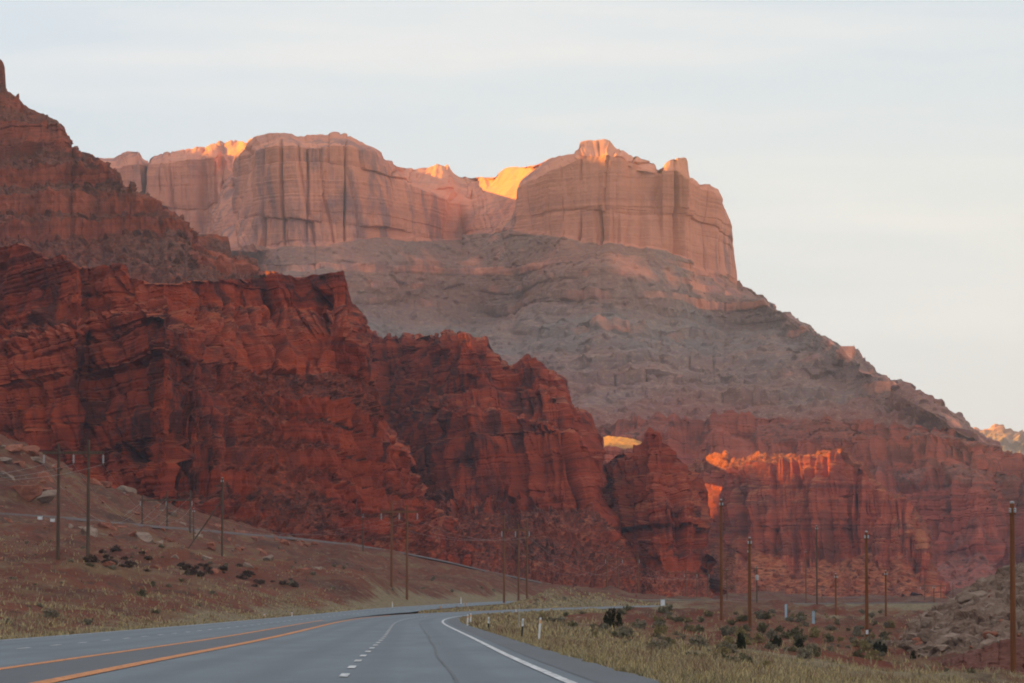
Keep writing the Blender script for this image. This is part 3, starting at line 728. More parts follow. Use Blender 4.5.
g = NT('desert_ground', 0.95, 0.08)
n1 = g.noise((0.035, 0.02, 0.05), 6, 0.62)
n2 = g.noise((0.25, 0.16, 0.3), 5, 0.65)
n3 = g.noise((1.4, 0.8, 1.4), 3, 0.7)
n4 = g.noise((0.11, 0.05, 0.1), 5, 0.62, 0.6)
soil = g.ramp(n1, [(0.30, (0.050, 0.013, 0.008)), (0.46, (0.105, 0.025, 0.013)), (0.60, (0.130, 0.038, 0.020)), (0.74, (0.12, 0.062, 0.038))])
soil = g.mix(g.ramp(n4, [(0.50, 0.0), (0.66, 0.8)]), soil, (0.14, 0.092, 0.046))
soil = g.mix(g.ramp(n4, [(0.34, 0.75), (0.46, 0.0)]), soil, (0.046, 0.024, 0.018))
soil = g.mix(g.ramp(n2, [(0.44, 0.0), (0.62, 0.55)]), soil, (0.105, 0.055, 0.032))
n5 = g.noise((0.75, 0.22, 0.7), 4, 0.7)
soil = g.mix(g.ramp(n5, [(0.56, 0.0), (0.66, 0.7)]), soil, (0.17, 0.115, 0.07))
soil = g.mix(g.ramp(n5, [(0.33, 0.8), (0.42, 0.0)]), soil, (0.038, 0.024, 0.018))
straw = g.ramp(n3, [(0.35, (0.10, 0.082, 0.05)), (0.6, (0.215, 0.175, 0.105))])
gr = g.attr('grassy')
gm = g.math('ADD', gr, g.math('MULTIPLY', g.math('SUBTRACT', n1, 0.5), 1.6))
gm = g.math('ADD', gm, g.math('MULTIPLY', g.math('SUBTRACT', n2, 0.5), 0.9))
c = g.mix(g.ramp(gm, [(0.40, 0.0), (0.62, 0.85)]), soil, straw)
c = g.mix(g.ramp(n3, [(0.58, 0.0), (0.70, 0.7)]), c, (0.055, 0.045, 0.034))
g.bump(g.math('ADD', n3, n5), 0.7, 0.5)
M['ground'] = g.done(c)
grassy = np.clip(1.1 - dr / np.where(X < cv('xr', Yg) - 5, 8, 15), 0, 1)
grassy = np.maximum(grassy, np.clip(1.05 - np.abs(dr - 18) / 18, 0, 1) * (X > 0) * (Yg < 220))
grassy = np.maximum(grassy, 0.18 * (X < 0) * (Yg < 1000))
grassy = np.maximum(grassy, 0.40 * (X > 0) * (Yg > 480) * (Yg < 1000))
ground = link('ground', mesh_from('ground', np.stack([X, Yg, Zg], -1).reshape(-1, 3), grid_faces(*X.shape), True, {'grassy': grassy}), M['ground'])
tag(ground, kind='structure')

# ------------------------------------------------------------------ road
def uv_ribbon(name, ya, yb, left, right, zfun, mat, step=2.0, n_across=2, dz=0.0):
    y = np.arange(ya, yb + 0.01, step) if (yb - ya) > step else np.array([ya, yb])
    a = np.linspace(0, 1, n_across)
    xl_, xr_ = left(y), right(y)
    Xx = xl_[:, None] * (1 - a) + xr_[:, None] * a
    Z = zfun(y)[:, None] + dz + 0 * Xx
    P_ = np.stack([Xx, np.repeat(y[:, None], n_across, 1), Z], -1)
    lat = Xx - cv('xr', y)[:, None]
    me = mesh_from(name, P_.reshape(-1, 3), grid_faces(*Xx.shape), True, {'lat': lat})
    return link(name, me, mat)


def asphalt(name, a, b, lines=True):
    t = NT(name, 0.62, 0.35)
    fine = t.noise((9, 5, 9), 3, 0.7)
    mid = t.noise((0.5, 0.06, 0.5), 5, 0.6)
    c = t.ramp(fine, [(0.3, a), (0.7, b)])
    c = t.mix(t.ramp(mid, [(0.38, 0.0), (0.66, 0.6)]), c, tuple(v * 0.6 for v in a))
    if lines:   # oil and tyre tracks down each lane
        lat = t.attr('lat')
        wv = t.n.new('ShaderNodeMath'); wv.operation = 'SINE'
        t.l.new(t.math('MULTIPLY', lat, 3.5), wv.inputs[0])
        c = t.mix(t.ramp(t.math('MULTIPLY', t.math('ADD', wv.outputs[0], 1.0), 0.5), [(0.40, 0.0), (0.95, 0.42)]), c, tuple(v * 0.55 for v in a))
        cr = t.noise((0.25, 0.9, 1), 2, 0.5, 1.5)
        c = t.mix(t.ramp(cr, [(0.485, 0.0), (0.5, 0.6), (0.515, 0.0)]), c, (0.035, 0.04, 0.045))
    t.bump(fine, 0.3, 0.01)
    return t.done(c)


M['asphalt'] = asphalt('worn_asphalt', (0.060, 0.085, 0.107), (0.092, 0.122, 0.146))
M['asphalt_dark'] = asphalt('dark_asphalt', (0.030, 0.038, 0.047), (0.050, 0.061, 0.071), False)
xrf = lambda y: cv('xr', y); xlf = lambda y: cv('xl', y)
zrf = lambda y: cv('zr', y); zlf = lambda y: cv('zl', y)
inner_r = lambda y: np.maximum(cv('xr', y) - 9.13, cv('xl', y) + 9.27)
join = lambda y: np.minimum(cv('xl', y) + 9.27, cv('xr', y) - 9.13)


def zmix(y, x=None):
    return cv('zr', y)


rd = uv_ribbon('road', -300, 1250, lambda y: cv('xr', y) - 9.13, lambda y: cv('xr', y) + 1.1, zrf, M['asphalt'], n_across=6); tag(rd, kind='structure')
rd = uv_ribbon('road', -300, 1250, xlf, join, zlf, M['asphalt'], n_across=6, dz=0.002); tag(rd, kind='structure')
# edge of the shoulder and the painted-over median read as darker tar
sd = uv_ribbon('road_shoulder', -300, 1250, lambda y: cv('xr', y) + 0.42, lambda y: cv('xr', y) + 1.45 + 0.12 * np.sin(y * 0.7) * np.sin(y * 0.23), zrf, M['asphalt_dark'], n_across=3, dz=0.006); tag(sd, kind='structure')
md = uv_ribbon('road_median', -300, 430, lambda y: np.minimum(cv('xr', y) - 10.1, cv('xl', y) + 9.2), lambda y: cv('xr', y) - 8.2, zrf, M['asphalt_dark'], dz=0.008); tag(md, kind='structure')


seam_col = asphalt('tar_seam', (0.042, 0.055, 0.066), (0.055, 0.07, 0.082), False)
for off, a_, b_ in ((-1.72, -300, 700),):
    wob = lambda y, o=off: cv('xr', y) + o + .03 * np.sin(y * .13 + o) + .012 * np.sin(y * 1.7)
    sm_ = uv_ribbon('road_seam', a_, b_, lambda y: wob(y) - .03, lambda y: wob(y) + .03, zrf, seam_col, dz=0.010); tag(sm_, kind='structure')


def paint(name, col):
    t = NT(name, 0.6, 0.3)
    w = t.noise((6, 2, 6), 4, 0.7)
    return t.done(t.mix(t.ramp(w, [(0.42, 0.9), (0.58, 0.1)]), col, tuple(v * 0.35 for v in col)))


M['white_paint'] = paint('white_road_paint', (0.60, 0.62, 0.63))
M['yellow_paint'] = paint('yellow_road_paint', (0.62, 0.20, 0.015))


def marking(name, segs, base, off, w, zf, mat, dz=0.014):
    Vs = []; Fs = []; k = 0
    for a, b in segs:
        y = np.linspace(a, b, max(2, int((b - a) / 2.0) + 1))
        x = cv(base, y) + off
        Pp = np.stack([np.stack([x - w / 2, y, zf(y) + dz], -1), np.stack([x + w / 2, y, zf(y) + dz], -1)], 1)
        Vs.append(Pp.reshape(-1, 3)); Fs.append(grid_faces(len(y), 2) + k); k += len(y) * 2
    o = link(name, mesh_from(name, np.concatenate(Vs), np.concatenate(Fs)), mat)
    tag(o, kind='structure'); return o


marking('road_marking', [(-300, 1250)], 'xr', 0, 0.17, zrf, M['white_paint'])
marking('road_marking', [(y, y + 3.4) for y in np.arange(-200.6, 420, 9.9)], 'xr', -3.55, 0.15, zrf, M['white_paint'])
marking('road_marking', [(-300, 430)], 'xr', -8.05, 0.34, zrf, M['yellow_paint'])
marking('road_marking', [(430, 1000)], 'xr', -8.75, 0.15, zrf, M['yellow_paint'])
marking('road_marking', [(-300, 420)], 'xr', -10.15, 0.26, zrf, M['yellow_paint'])
marking('road_marking', [(y, y + 3.4) for y in np.arange(-200.6, 700, 9.9)], 'xl', 4.3, 0.15, zlf, M['white_paint'])
marking('road_marking', [(-300, 1250)], 'xl', 0.5, 0.13, zlf, M['white_paint'])

# ------------------------------------------------------------------ railway
t = NT('pale_ballast', 0.95, 0.1)
M['ballast'] = t.done(t.ramp(t.noise((3, 3, 3), 4, 0.7), [(0.3, (0.075, 0.055, 0.052)), (0.7, (0.12, 0.098, 0.098))]))
prof = [(-2.6, -0.5), (-1.5, 0.12), (1.5, 0.12), (2.6, -0.5)]
P = np.stack([rp + sd_ * a + np.array([0, 0, b]) for a, b in prof], 1)
tag(link('railway_bed', mesh_from('railway_bed', P.reshape(-1, 3), grid_faces(*P.shape[:2])[:, ::-1]), M['ballast']), kind='structure')

# ------------------------------------------------------------------ scattered small things: shared pieces
def simple(name, col, rough=0.8, var=0.35, sc=(3, 3, 3), spec=0.2):
    t = NT(name, rough, spec)
    n = t.noise(sc, 4, 0.65)
    return t.done(t.ramp(n, [(0.3, tuple(v * (1 - var) for v in col)), (0.7, tuple(min(1, v * (1 + var)) for v in col))]))


M['wood_dark'] = simple('tarred_pole_wood', (0.085, 0.055, 0.038), 0.85, 0.4, (8, 8, 0.4))
M['wood_brown'] = simple('brown_pole_wood', (0.15, 0.058, 0.022), 0.8, 0.35, (8, 8, 0.4))
M['wood_old'] = simple('faded_pole_wood', (0.15, 0.065, 0.032), 0.85, 0.4, (8, 8, 0.4))
M['insul'] = simple('grey_glass_insulator', (0.32, 0.35, 0.37), 0.35, 0.1, spec=0.5)
M['wire'] = simple('aluminium_wire', (0.20, 0.20, 0.20), 0.5, 0.1)
M['steel'] = simple('galvanised_steel', (0.33, 0.34, 0.35), 0.5, 0.15)
M['whiteplastic'] = simple('white_post_plastic', (0.62, 0.64, 0.66), 0.5, 0.08)
M['blackplastic'] = simple('black_post_plastic', (0.035, 0.035, 0.035), 0.6, 0.2)
M['yellowplastic'] = simple('yellow_post_plastic', (0.5, 0.22, 0.03), 0.6, 0.1)
M['blueplastic'] = simple('pale_blue_plastic', (0.30, 0.42, 0.52), 0.5, 0.1)
M['reflect'] = simple('amber_reflector', (0.7, 0.3, 0.05), 0.25, 0.05, spec=0.6)
M['cabinet'] = simple('pale_grey_cabinet_paint', (0.5, 0.53, 0.56), 0.5, 0.08)


def tube_mesh(name, pts, radii, seg=8, cap=True):
    pts = np.asarray(pts, float); radii = np.broadcast_to(np.asarray(radii, float), (len(pts),))
    bm = bmesh.new(); rings = []
    for k in range(len(pts)):
        d = pts[min(k + 1, len(pts) - 1)] - pts[max(k - 1, 0)]
        d = d / (np.linalg.norm(d) + 1e-9)
        a = np.cross(d, (0, 0, 1.0)); a = np.array([1.0, 0, 0]) if np.linalg.norm(a) < 1e-3 else a / np.linalg.norm(a)
        b = np.cross(d, a)
        rings.append([bm.verts.new(pts[k] + radii[k] * (math.cos(u) * a + math.sin(u) * b)) for u in np.linspace(0, 2 * math.pi, seg, endpoint=False)])
    for k in range(len(rings) - 1):
        for j in range(seg):
            bm.faces.new((rings[k][j], rings[k][(j + 1) % seg], rings[k + 1][(j + 1) % seg], rings[k + 1][j]))
    if cap:
        bm.faces.new(rings[0][::-1]); bm.faces.new(rings[-1])
    bmesh.ops.recalc_face_normals(bm, faces=bm.faces)
    me = bpy.data.meshes.new(name); bm.to_mesh(me); bm.free()
    return me


def box_mesh(name, lo, hi, bevel=0.01):
    bm = bmesh.new(); bmesh.ops.create_cube(bm, size=1)
    lo = np.array(lo); hi = np.array(hi)
    for v in bm.verts: v.co = (np.array(v.co) + 0.5) * (hi - lo) + lo
    if bevel: bmesh.ops.bevel(bm, geom=list(bm.edges), offset=bevel, segments=2, affect='EDGES')
    me = bpy.data.meshes.new(name); bm.to_mesh(me); bm.free()
    return me


def lathe_mesh(name, prof, seg=10, off=(0, 0, 0)):
    return tube_mesh(name, [(off[0], off[1], off[2] + z) for z, r in prof], [r for z, r in prof], seg)


def stand(px, py, Y):
    p = at(px, py, Y)
    return np.array([p[0], p[1], float(ground_z(p[0], p[1]))])


def pole_mesh(h, r0=0.20, r1=0.13, lean=0.0, x=0.0):
    zs = [-1.5, 0, h * .3, h * .6, h * .9, h - 0.05, h]
    return tube_mesh('pole', [(x + lean * z, 0, z) for z in zs], [r0, r0, r0 * .9 + r1 * .1, r0 * .5 + r1 * .5, r1 * 1.05, r1, r1 * .6], 10)


def insulator(x, y, z, parent, hang=1.1):
    prof = [(0, .03)]
    n = 6
    for k in range(n):
        zz = -hang * (0.12 + 0.8 * k / n)
        prof += [(zz, .03), (zz - .02, .12), (zz - .09, .12), (zz - .11, .03)]
    prof += [(-hang, .03)]
    o = link('insulator', lathe_mesh('insulator', prof, 8, (x, y, z)), M['insul'], parent)
    return o


wire_pts = [[], [], []]


def h_frame(poles, label, mat, arm=True, guy=False, heads=True):
    """a transmission structure of two or three poles under one crossarm. poles: (px, base py, top py, Y)"""
    base = [at(p[0], p[1], p[3]) for p in poles]
    c = np.mean(base, axis=0)
    gz = float(ground_z(c[0], c[1]))
    root = empty('power_pole_frame', (c[0], c[1], gz))
    tag(root, label, 'power pole', 'wooden pole frames carrying the power line')
    tops = []
    for p, b in zip(poles, base):
        top = at(p[0], p[2], p[3])[2]
        lz = float(ground_z(b[0], b[1])) - gz
        m_ = pole_mesh(top - gz - lz, 0.21, 0.15)
        o = link('pole', m_, mat, root); o.location = (b[0] - c[0], b[1] - c[1], lz)
        tops.append((b[0] - c[0], b[1] - c[1], top - gz))
    xs = [t[0] for t in tops]
    za = min(t[2] for t in tops) - 1.1
    span = max(xs) - min(xs)
    hw = span / 2 + 1.75 if len(poles) == 2 else span / 2 + 0.5
    y0 = np.mean([t[1] for t in tops]) - 0.2
    if arm:
        mx = (max(xs) + min(xs)) / 2
        link('crossarm', box_mesh('crossarm', (mx - hw, y0 - .13, za - .16), (mx + hw, y0 + .13, za + .16)), mat, root)
        for k, xx in enumerate((mx - hw + .1, mx, mx + hw - .1)):
            insulator(xx, y0, za - .16, root)
            wire_pts[k].append(np.array([c[0] + xx, c[1] + y0, gz + za - 1.3]))
    if guy:
        for t in tops:
            link('guy_wire', tube_mesh('guy_wire', [(t[0], t[1], t[2] - 1.5), (t[0] - 7, t[1] - 3, 0)], 0.02, 5), M['steel'], root)
    return root


def wood_pole(px, py, top, Y, label, mat, arm=None, r=0.17, extra=None, lean=0.0):
    b = at(px, py, Y); gz = float(ground_z(b[0], b[1]))
    tz = at(px, top, Y)[2]
    root = empty('utility_pole', (b[0], b[1], gz))
    tag(root, label, 'utility pole', 'single wooden utility poles in the valley')
    h = tz - gz
    link('pole', pole_mesh(h, r, r * 0.7, lean), mat, root)
    link('pole_cap', lathe_mesh('pole_cap', [(h - .02, r * .72), (h + .06, r * .75), (h + .12, r * .3)], 10, (lean * h, 0, 0)), M['steel'], root)
    for k in range(2):
        o = link('insulator', lathe_mesh('insulator', [(0, .05), (.1, .09), (.16, .05), (.22, .09), (.30, .04)], 8, (lean * h + (k - .5) * .3, -r, h - 0.6)), M['insul'], root)
    link('bracket', box_mesh('bracket', (lean * h - .2, -r - .05, h - .72), (lean * h + .2, -r + .05, h - .6)), mat, root)
    if arm:
        link('crossarm', box_mesh('crossarm', (-1.25, -r - .12, h - arm - .08), (1.25, -r, h - arm + .08)), mat, root)
    if extra == 'transformer':
        link('transformer', lathe_mesh('transformer', [(h - 3.2, .05), (h - 3.15, .34), (h - 2.1, .36), (h - 2.05, .2), (h - 1.95, .05)], 14, (0, -r - .36, 0)), M['steel'], root)
    if extra == 'brace':
        link('brace', tube_mesh('brace', [(0, 0, h * .72), (-5.2, .6, 1.0)], 0.11, 8), mat, root)
    if extra == 'sign':
        link('sign_plate', box_mesh('sign_plate', (-.12, -r - .03, 1.6), (.12, -r - .005, 2.0), .003), M['whiteplastic'], root)
    return root


WD, WB, WO = M['wood_dark'], M['wood_brown'], M['wood_old']
# off-frame structure that the wires run to on the left
h_frame([(-260, 545, 420, 330), (-214, 545, 420, 330)], 'two-pole power frame on the left slope nearest the road', WD)
h_frame([(58, 548, 443, 450), (88, 551, 440, 450)], 'tall dark two-pole power frame with long crossarm on the left slope', WD)
h_frame([(142, 547, 495, 860), (167, 548, 491, 860), (190, 549, 490, 860)], 'three-pole power frame with guy wires above the left roadside slope', WD, guy=True)
h_frame([(391.5, 576, 502, 640), (407, 577.5, 505, 640)], 'two-pole power frame below the pale rail bed', WO)
h_frame([(504, 582, 516, 730), (518.5, 583, 524, 730), (527, 582.5, 520, 730)], 'three-pole power frame beyond the road bend', WO)
h_frame([(607, 592, 555, 1150), (618, 591.5, 553, 1150), (638, 593, 553, 1150)], 'small three-pole power frame at the foot of the dark butte', WO)
h_frame([(686, 602, 568, 1270), (697, 602, 570, 1270), (708, 602, 562, 1270)], 'faint three-pole power frame on the flat right of the butte', WO)
h_frame([(925, 609, 582, 1500), (941, 609, 583, 1500)], 'distant two-pole power frame left of the rubble hill', WO)
for k in range(3):
    pts = wire_pts[k]; out = []
    for a, b in zip(pts[:-1], pts[1:]):
        n = 18; L = np.linalg.norm(b - a)
        for j in range(n):
            u = j / n
            p = a * (1 - u) + b * u; p[2] -= 4 * u * (1 - u) * min(L * 0.018, 5.0)
            out.append(p)
    out.append(pts[-1])
    o = link('power_line', tube_mesh('power_line', out, 0.014, 5), M['wire'])
    tag(o, ('thin conductor wire strung along the left ends of the pole frames', 'thin conductor wire strung along the middles of the pole frames', 'thin conductor wire strung along the right ends of the pole frames')[k], 'wire', 'conductors between the power pole frames')

wood_pole(193.5, 552, 509, 800, 'short slim pole close beside the three-pole frame', WD, r=.13)
wood_pole(222, 558, 478, 600, 'dark pole with a long diagonal brace on the left slope', WD, extra='brace', arm=1.2)
wood_pole(363, 557, 515, 940, 'short dark pole in front of the pale rail bed', WD, arm=1.0)
wood_pole(721.5, 619, 500, 440, 'thin tall brown pole rising in front of the sunlit ridge edge', WB)
wood_pole(727, 604, 568, 1200, 'thin distant pole beside the foot of a tall brown pole', WO, arm=.8)
wood_pole(749.2, 620, 548, 520, 'brown pole standing directly behind the conifer pole', WO)
wood_pole(750, 648, 538, 400, 'tall brown pole next to the cone-shaped dark shrub', WB)
wood_pole(757, 608.5, 566, 900, 'dark pole with a drum transformer near its top', WD, extra='transformer', arm=.6)
wood_pole(806, 604, 550, 1050, 'slim far pole left of the shorter bare pole', WO)
wood_pole(817, 604, 526, 720, 'dark slender pole against the red wall behind the blue markers', WD)
wood_pole(822, 606, 588, 1300, 'very short distant pole behind the pale blue markers', WO, r=.14)
wood_pole(836, 625, 574, 620, 'mid-height brown pole behind the right blue marker', WB)
wood_pole(867, 650, 532, 373, 'tall brown pole between the blue markers and the rubble hill', WB, extra='sign')
wood_pole(886, 623, 571, 600, 'mid-height brown pole just left of the rubble hill', WB)
wood_pole(934, 609, 586, 1150, 'orange-brown far pole between the two legs of a distant frame', WB)
wood_pole(953, 603, 582, 1450, 'tiny far pole above the shoulder of the rubble hill', WO)
wood_pole(1013.5, 683, 503, 245, 'nearest and thickest brown pole, in front of the rubble hill', WB, r=.19)

# ------------------------------------------------------------------ roadside posts
def delineator(px, py, top, Y, label, kind='white', lean=0.0, w=0.10):
    p = at(px, py, Y); gz = float(ground_z(p[0], p[1]))
    h = at(px, top, Y)[2] - gz
    root = empty('delineator_post', (p[0], p[1], gz)); tag(root, label, 'post', 'marker posts along the highway')
    body = {'white': M['whiteplastic'], 'black': M['blackplastic'], 'yellow': M['yellowplastic'], 'steel': M['steel']}[kind]
    def strip(name, z0, z1, mat, dw=0.0):
        me = box_mesh(name, (-w / 2 - dw, -.018 - dw, z0), (w / 2 + dw, .018 + dw, z1), .006)
        for v in me.vertices: v.co.x += lean * v.co.z
        return link(name, me, mat, root)
    if kind == 'black':
        strip('post', -.3, h - .32, body); strip('post_top', h - .32, h, M['whiteplastic'], .003)
    else:
        strip('post', -.3, h, body)
    rf = box_mesh('reflector', (-w * .3, -.028, h - .22), (w * .3, -.019, h - .08), .002)
    for v in rf.vertices: v.co.x += lean * v.co.z
    link('reflector', rf, M['reflect'] if kind != 'black' else M['steel'], root)
    return root


delineator(538.5, 641.5, 617.5, 150, 'white leaning marker post nearest the road edge', 'white', .075, .075)
delineator(521.5, 637, 618.5, 165, 'black marker post with white top, leaning beside the white one', 'black', .07, .075)
delineator(488.5, 630, 617, 205, 'upright black and white post inside the bend', 'black', 0, .085)
delineator(467.5, 624, 614.5, 260, 'pale post, left one of a close pair inside the bend', 'white', 0.02, .09)
delineator(470.5, 622, 613.5, 275, 'pale post, right one of a close pair inside the bend', 'white', 0.02, .09)
delineator(519.3, 630, 604, 230, 'thin tall grey steel post behind the marker posts', 'steel', 0, .05)
delineator(516, 614.5, 609, 520, 'tiny white post on the far edge of the bend', 'white', 0, .12)
delineator(550.5, 613.5, 608.5, 560, 'tiny white post further along the far bend', 'white', 0, .12)
delineator(488, 611, 611 - 3.5, 640, 'tiny white post beside the far carriageway', 'white', 0, .12)
delineator(264.5, 621, 614, 400, 'white post, left of two beside the far carriageway', 'white', 0, .15)
delineator(292, 620, 612.5, 410, 'white post, right of two beside the far carriageway', 'white', 0, .15)
delineator(392.5, 607, 602, 590, 'small white post under the two-pole frame', 'white', 0, .14)
delineator(461, 602.5, 597, 690, 'small white post where the far carriageway bends', 'white', 0, .16)
delineator(440, 612.5, 606, 560, 'yellow post at the tip of the grassy median', 'yellow', 0, .16)
delineator(465.5, 608.5, 602.5, 620, 'yellow post in the middle of the grassy median', 'yellow', 0, .16)
delineator(563.5, 607, 602, 700, 'yellow post at the far end of the grassy median', 'yellow', 0, .18)

for px, py, top, Y, lab in ((786, 616, 604.5, 560, 'pale blue flat marker post, left and farther of two'), (813.5, 626, 611.5, 470, 'pale blue flat marker post, right and nearer of two')):
    p = at(px, py, Y); gz = float(ground_z(p[0], p[1])); h = max(1.2, at(px, top, Y)[2] - gz)
    root = empty('marker_post', (p[0], p[1], gz)); tag(root, lab, 'marker post', 'pale blue marker posts in the scrub')
    link('panel', box_mesh('panel', (-.15, -.04, .05), (.15, .04, h), .02), M['blueplastic'], root)
    link('foot', box_mesh('foot', (-.10, -.03, -.4), (.10, .03, .05), .01), M['steel'], root)
    link('panel_cap', box_mesh('panel_cap', (-.165, -.05, h), (.165, .05, h + .05), .01), M['blueplastic'], root)

for px, py, Y, w, h, lab in ((42.5, 516.3, 738, .85, .62, 'pale low cabinet beside the rail bed, left of two'), (55, 517.5, 745, .8, .6, 'pale low cabinet beside the rail bed, right of two'), (662, 604.5, 760, .8, 1.3, 'pale grey cabinet standing beyond the road bend'), (870.5, 621, 590, .35, .5, 'small white box on the flat left of the rubble hill')):
    p = at(px, py, Y); gz = float(ground_z(p[0], p[1]))
    root = empty('equipment_cabinet', (p[0], p[1] - 4, float(ground_z(p[0], p[1] - 4)))); tag(root, lab, 'cabinet', 'pale equipment cabinets in the valley')
    link('housing', box_mesh('housing', (-w / 2, -.3, 0), (w / 2, .3, h), .02), M['cabinet'], root)
    link('roof', box_mesh('roof', (-w / 2 - .05, -.36, h), (w / 2 + .05, .36, h + .07), .015), M['steel'], root)
    link('door', box_mesh('door', (-w * .4, -.325, h * .12), (w * .4, -.301, h * .9), .006), M['whiteplastic'], root)

# ------------------------------------------------------------------ boulders
def boulder_mesh(seed, sub=4, flat=0.75):
    bm = bmesh.new(); bmesh.ops.create_icosphere(bm, subdivisions=sub, radius=1)
    V = np.array([v.co[:] for v in bm.verts]); r = np.random.default_rng(seed)
    for _ in range(14):        # split faces
        n = r.normal(size=3); n /= np.linalg.norm(n); d = r.uniform(.42, .8)
        e = np.maximum(V @ n - d, 0); V -= e[:, None] * n * 0.93
    V += (V / np.linalg.norm(V, axis=1, keepdims=True)) * (fbm(V + seed * 3, 0.7, 4, .5, seed) * 0.10)[:, None]
    V *= np.array([1.25, .95, flat])
    for v, c_ in zip(bm.verts, V): v.co = c_
    me = bpy.data.meshes.new('boulder'); bm.to_mesh(me); bm.free()
    me.polygons.foreach_set('use_smooth', np.zeros(len(me.polygons), bool))
    return me


def stone_mat(name, a, b, c3):
    t = NT(name, 0.92, 0.12)
    oi = t.n.new('ShaderNodeObjectInfo')
    n = t.noise((.9, .9, 1.4), 5, .65)
    col = t.ramp(n, [(.3, a), (.55, b), (.75, c3)])
    col = t.mix(t.math('MULTIPLY', oi.outputs['Random'], .55), col, a)
    t.bump(t.noise((4, 4, 4), 5, .7), .6, .2)
    return t.done(col)


M['stone_grey'] = stone_mat('grey_tan_boulder', (.16, .105, .08), (.27, .20, .155), (.36, .29, .24))
M['stone_red'] = stone_mat('red_boulder', (.17, .062, .04), (.27, .10, .062), (.33, .155, .105))
bmesh_g = [boulder_mesh(s) for s in range(6)]
bmesh_r = [m_.copy() for m_ in bmesh_g]
for m_ in bmesh_g: m_.materials.append(M['stone_grey'])
for m_ in bmesh_r: m_.materials.append(M['stone_red'])


def put_boulder(x, y, z, size, label, group, red=False, rz=None, tilt=.3, stretch=1.0):
    me = (bmesh_r if red else bmesh_g)[rng.integers(6)]
    o = bpy.data.objects.new('boulder', me); COL.objects.link(o)
    o.location = (x, y, z - size * .25)
    o.rotation_euler = (rng.uniform(-tilt, tilt), rng.uniform(-tilt, tilt), rng.uniform(0, 6.28) if rz is None else rz)
    o.scale = (size * stretch, size, size * rng.uniform(.8, 1.15))
    tag(o, label, 'boulder', group)
    return o


# --- the rubble hill at the right edge ----------------------------------------
t = NT('rubble_hill_soil', .95, .1)
n1 = t.noise((.18, .18, .25), 6, .65); n2 = t.noise((1.1, 1.1, 1.3), 4, .7)
c = t.ramp(n1, [(.35, (.10, .058, .042)), (.5, (.165, .108, .080)), (.68, (.22, .155, .118))])
c = t.mix(t.ramp(n2, [(.54, 0.), (.68, .7)]), c, (.28, .22, .175)); c = t.mix(t.ramp(n2, [(.3, .7), (.44, 0.)]), c, (.085, .05, .04))
t.bump(n2, .8, .5)
M['rubble'] = t.done(c)
hl_crest = [(884, 646), (900, 643), (905, 634), (912, 624), (922, 616), (935, 610), (945, 606), (958, 599), (968, 592), (980, 586), (990, 578), (1002, 572), (1012, 566), (1024, 560), (1060, 545), (1120, 525), (1260, 500)]
hl_mid = [(884, 648), (905, 643), (935, 638), (980, 626), (1024, 610), (1120, 590), (1260, 570)]
hl_foot = [(884, 652), (905, 653), (940, 668), (980, 680), (1024, 688), (1260, 700)]
hill = loft('hill', np.arange(884, 1260, .8), [
    (hl_foot, [(884, 345), (940, 318), (1024, 292), (1260, 280)], 1), (hl_mid, [(884, 352), (940, 345), (1024, 332), (1260, 320)], 1), (hl_crest, [(884, 358), (905, 362), (940, 372), (1024, 392), (1260, 400)], 1)],
    M['rubble'], cliff_disp(101, flute=0, st_amp=.15, st_thick=2, blk=0, rough=.6, rough_s=4, tal=.4, big=.8, big_s=25),
    [(20, .97, 1), (60, .75, 1), (110, .0, 1)], vstep=.8)
hv = np.empty(len(hill.data.vertices) * 3, np.float32); hill.data.vertices.foreach_get('co', hv); hv = hv.reshape(-1, 3)


def hill_z(x, y):
    k = np.argmin((hv[:, 0] - x) ** 2 + (hv[:, 1] - y) ** 2)
    return hv[k, 2]


def on_hill(px, py):
    """where a line of sight meets the rubble hill"""
    best = None
    ph = F * hv[:, 0] / hv[:, 1] + 512
    d_ = at(px, py, 1000.0); sl = (d_[2] - CAMZ) / 1000.0
    e = np.abs(ph - px) + np.abs((hv[:, 2] - CAMZ) / hv[:, 1] - sl) * F
    e[hv[:, 1] > 400] = 1e9
    k = np.argmin(e)
    return hv[k]


GB = 'boulders on the rubble hill'
named = [(930, 618, 1.25, 'big rounded grey boulder at the shoulder of the rubble hill'), (928, 628, 1.55, 'wide brown boulder under the shoulder of the rubble hill'), (945, 633, 1.35, 'long slanting pale slab low on the rubble hill'),
         (935, 640, 1.2, 'pale slab lying at the lower end of the slanting slab'), (948, 641, 1.3, 'broad tan boulder at the foot of the rubble hill'), (958, 642, .75, 'pale grey block right of the broad tan boulder'), (941, 648, .75, 'small pale block in front of the broad tan boulder'),
         (970, 640, .95, 'pale mottled boulder near the middle of the hill foot'), (985, 645, .8, 'grey block above the dark bank'), (990, 638, .7, 'small rounded grey stone above the dark bank'), (976, 598, 1.1, 'tall pale slab standing high on the rubble hill'),
         (917, 622, 1.0, 'grey slab on the left skyline of the hill'), (912, 638, .8, 'dark boulder low at the left end of the hill'), (1002, 643, .8, 'tan stone left of the nearest pole'), (915, 645, .9, 'flat brown boulder at the left foot of the hill'), (985, 582, 1.0, 'grey block on the upper skyline of the hill'), (1008, 570, 1.0, 'dark block on the skyline behind the nearest pole')]
for px, py, s, lab in named:
    p = on_hill(px, py)
    st = 1.6 if 'slab' in lab else 1.0
    s *= .95
    put_boulder(p[0], p[1] - .3, p[2] + .25 * s, s, lab, GB, rz=rng.uniform(-.4, .4), stretch=st)
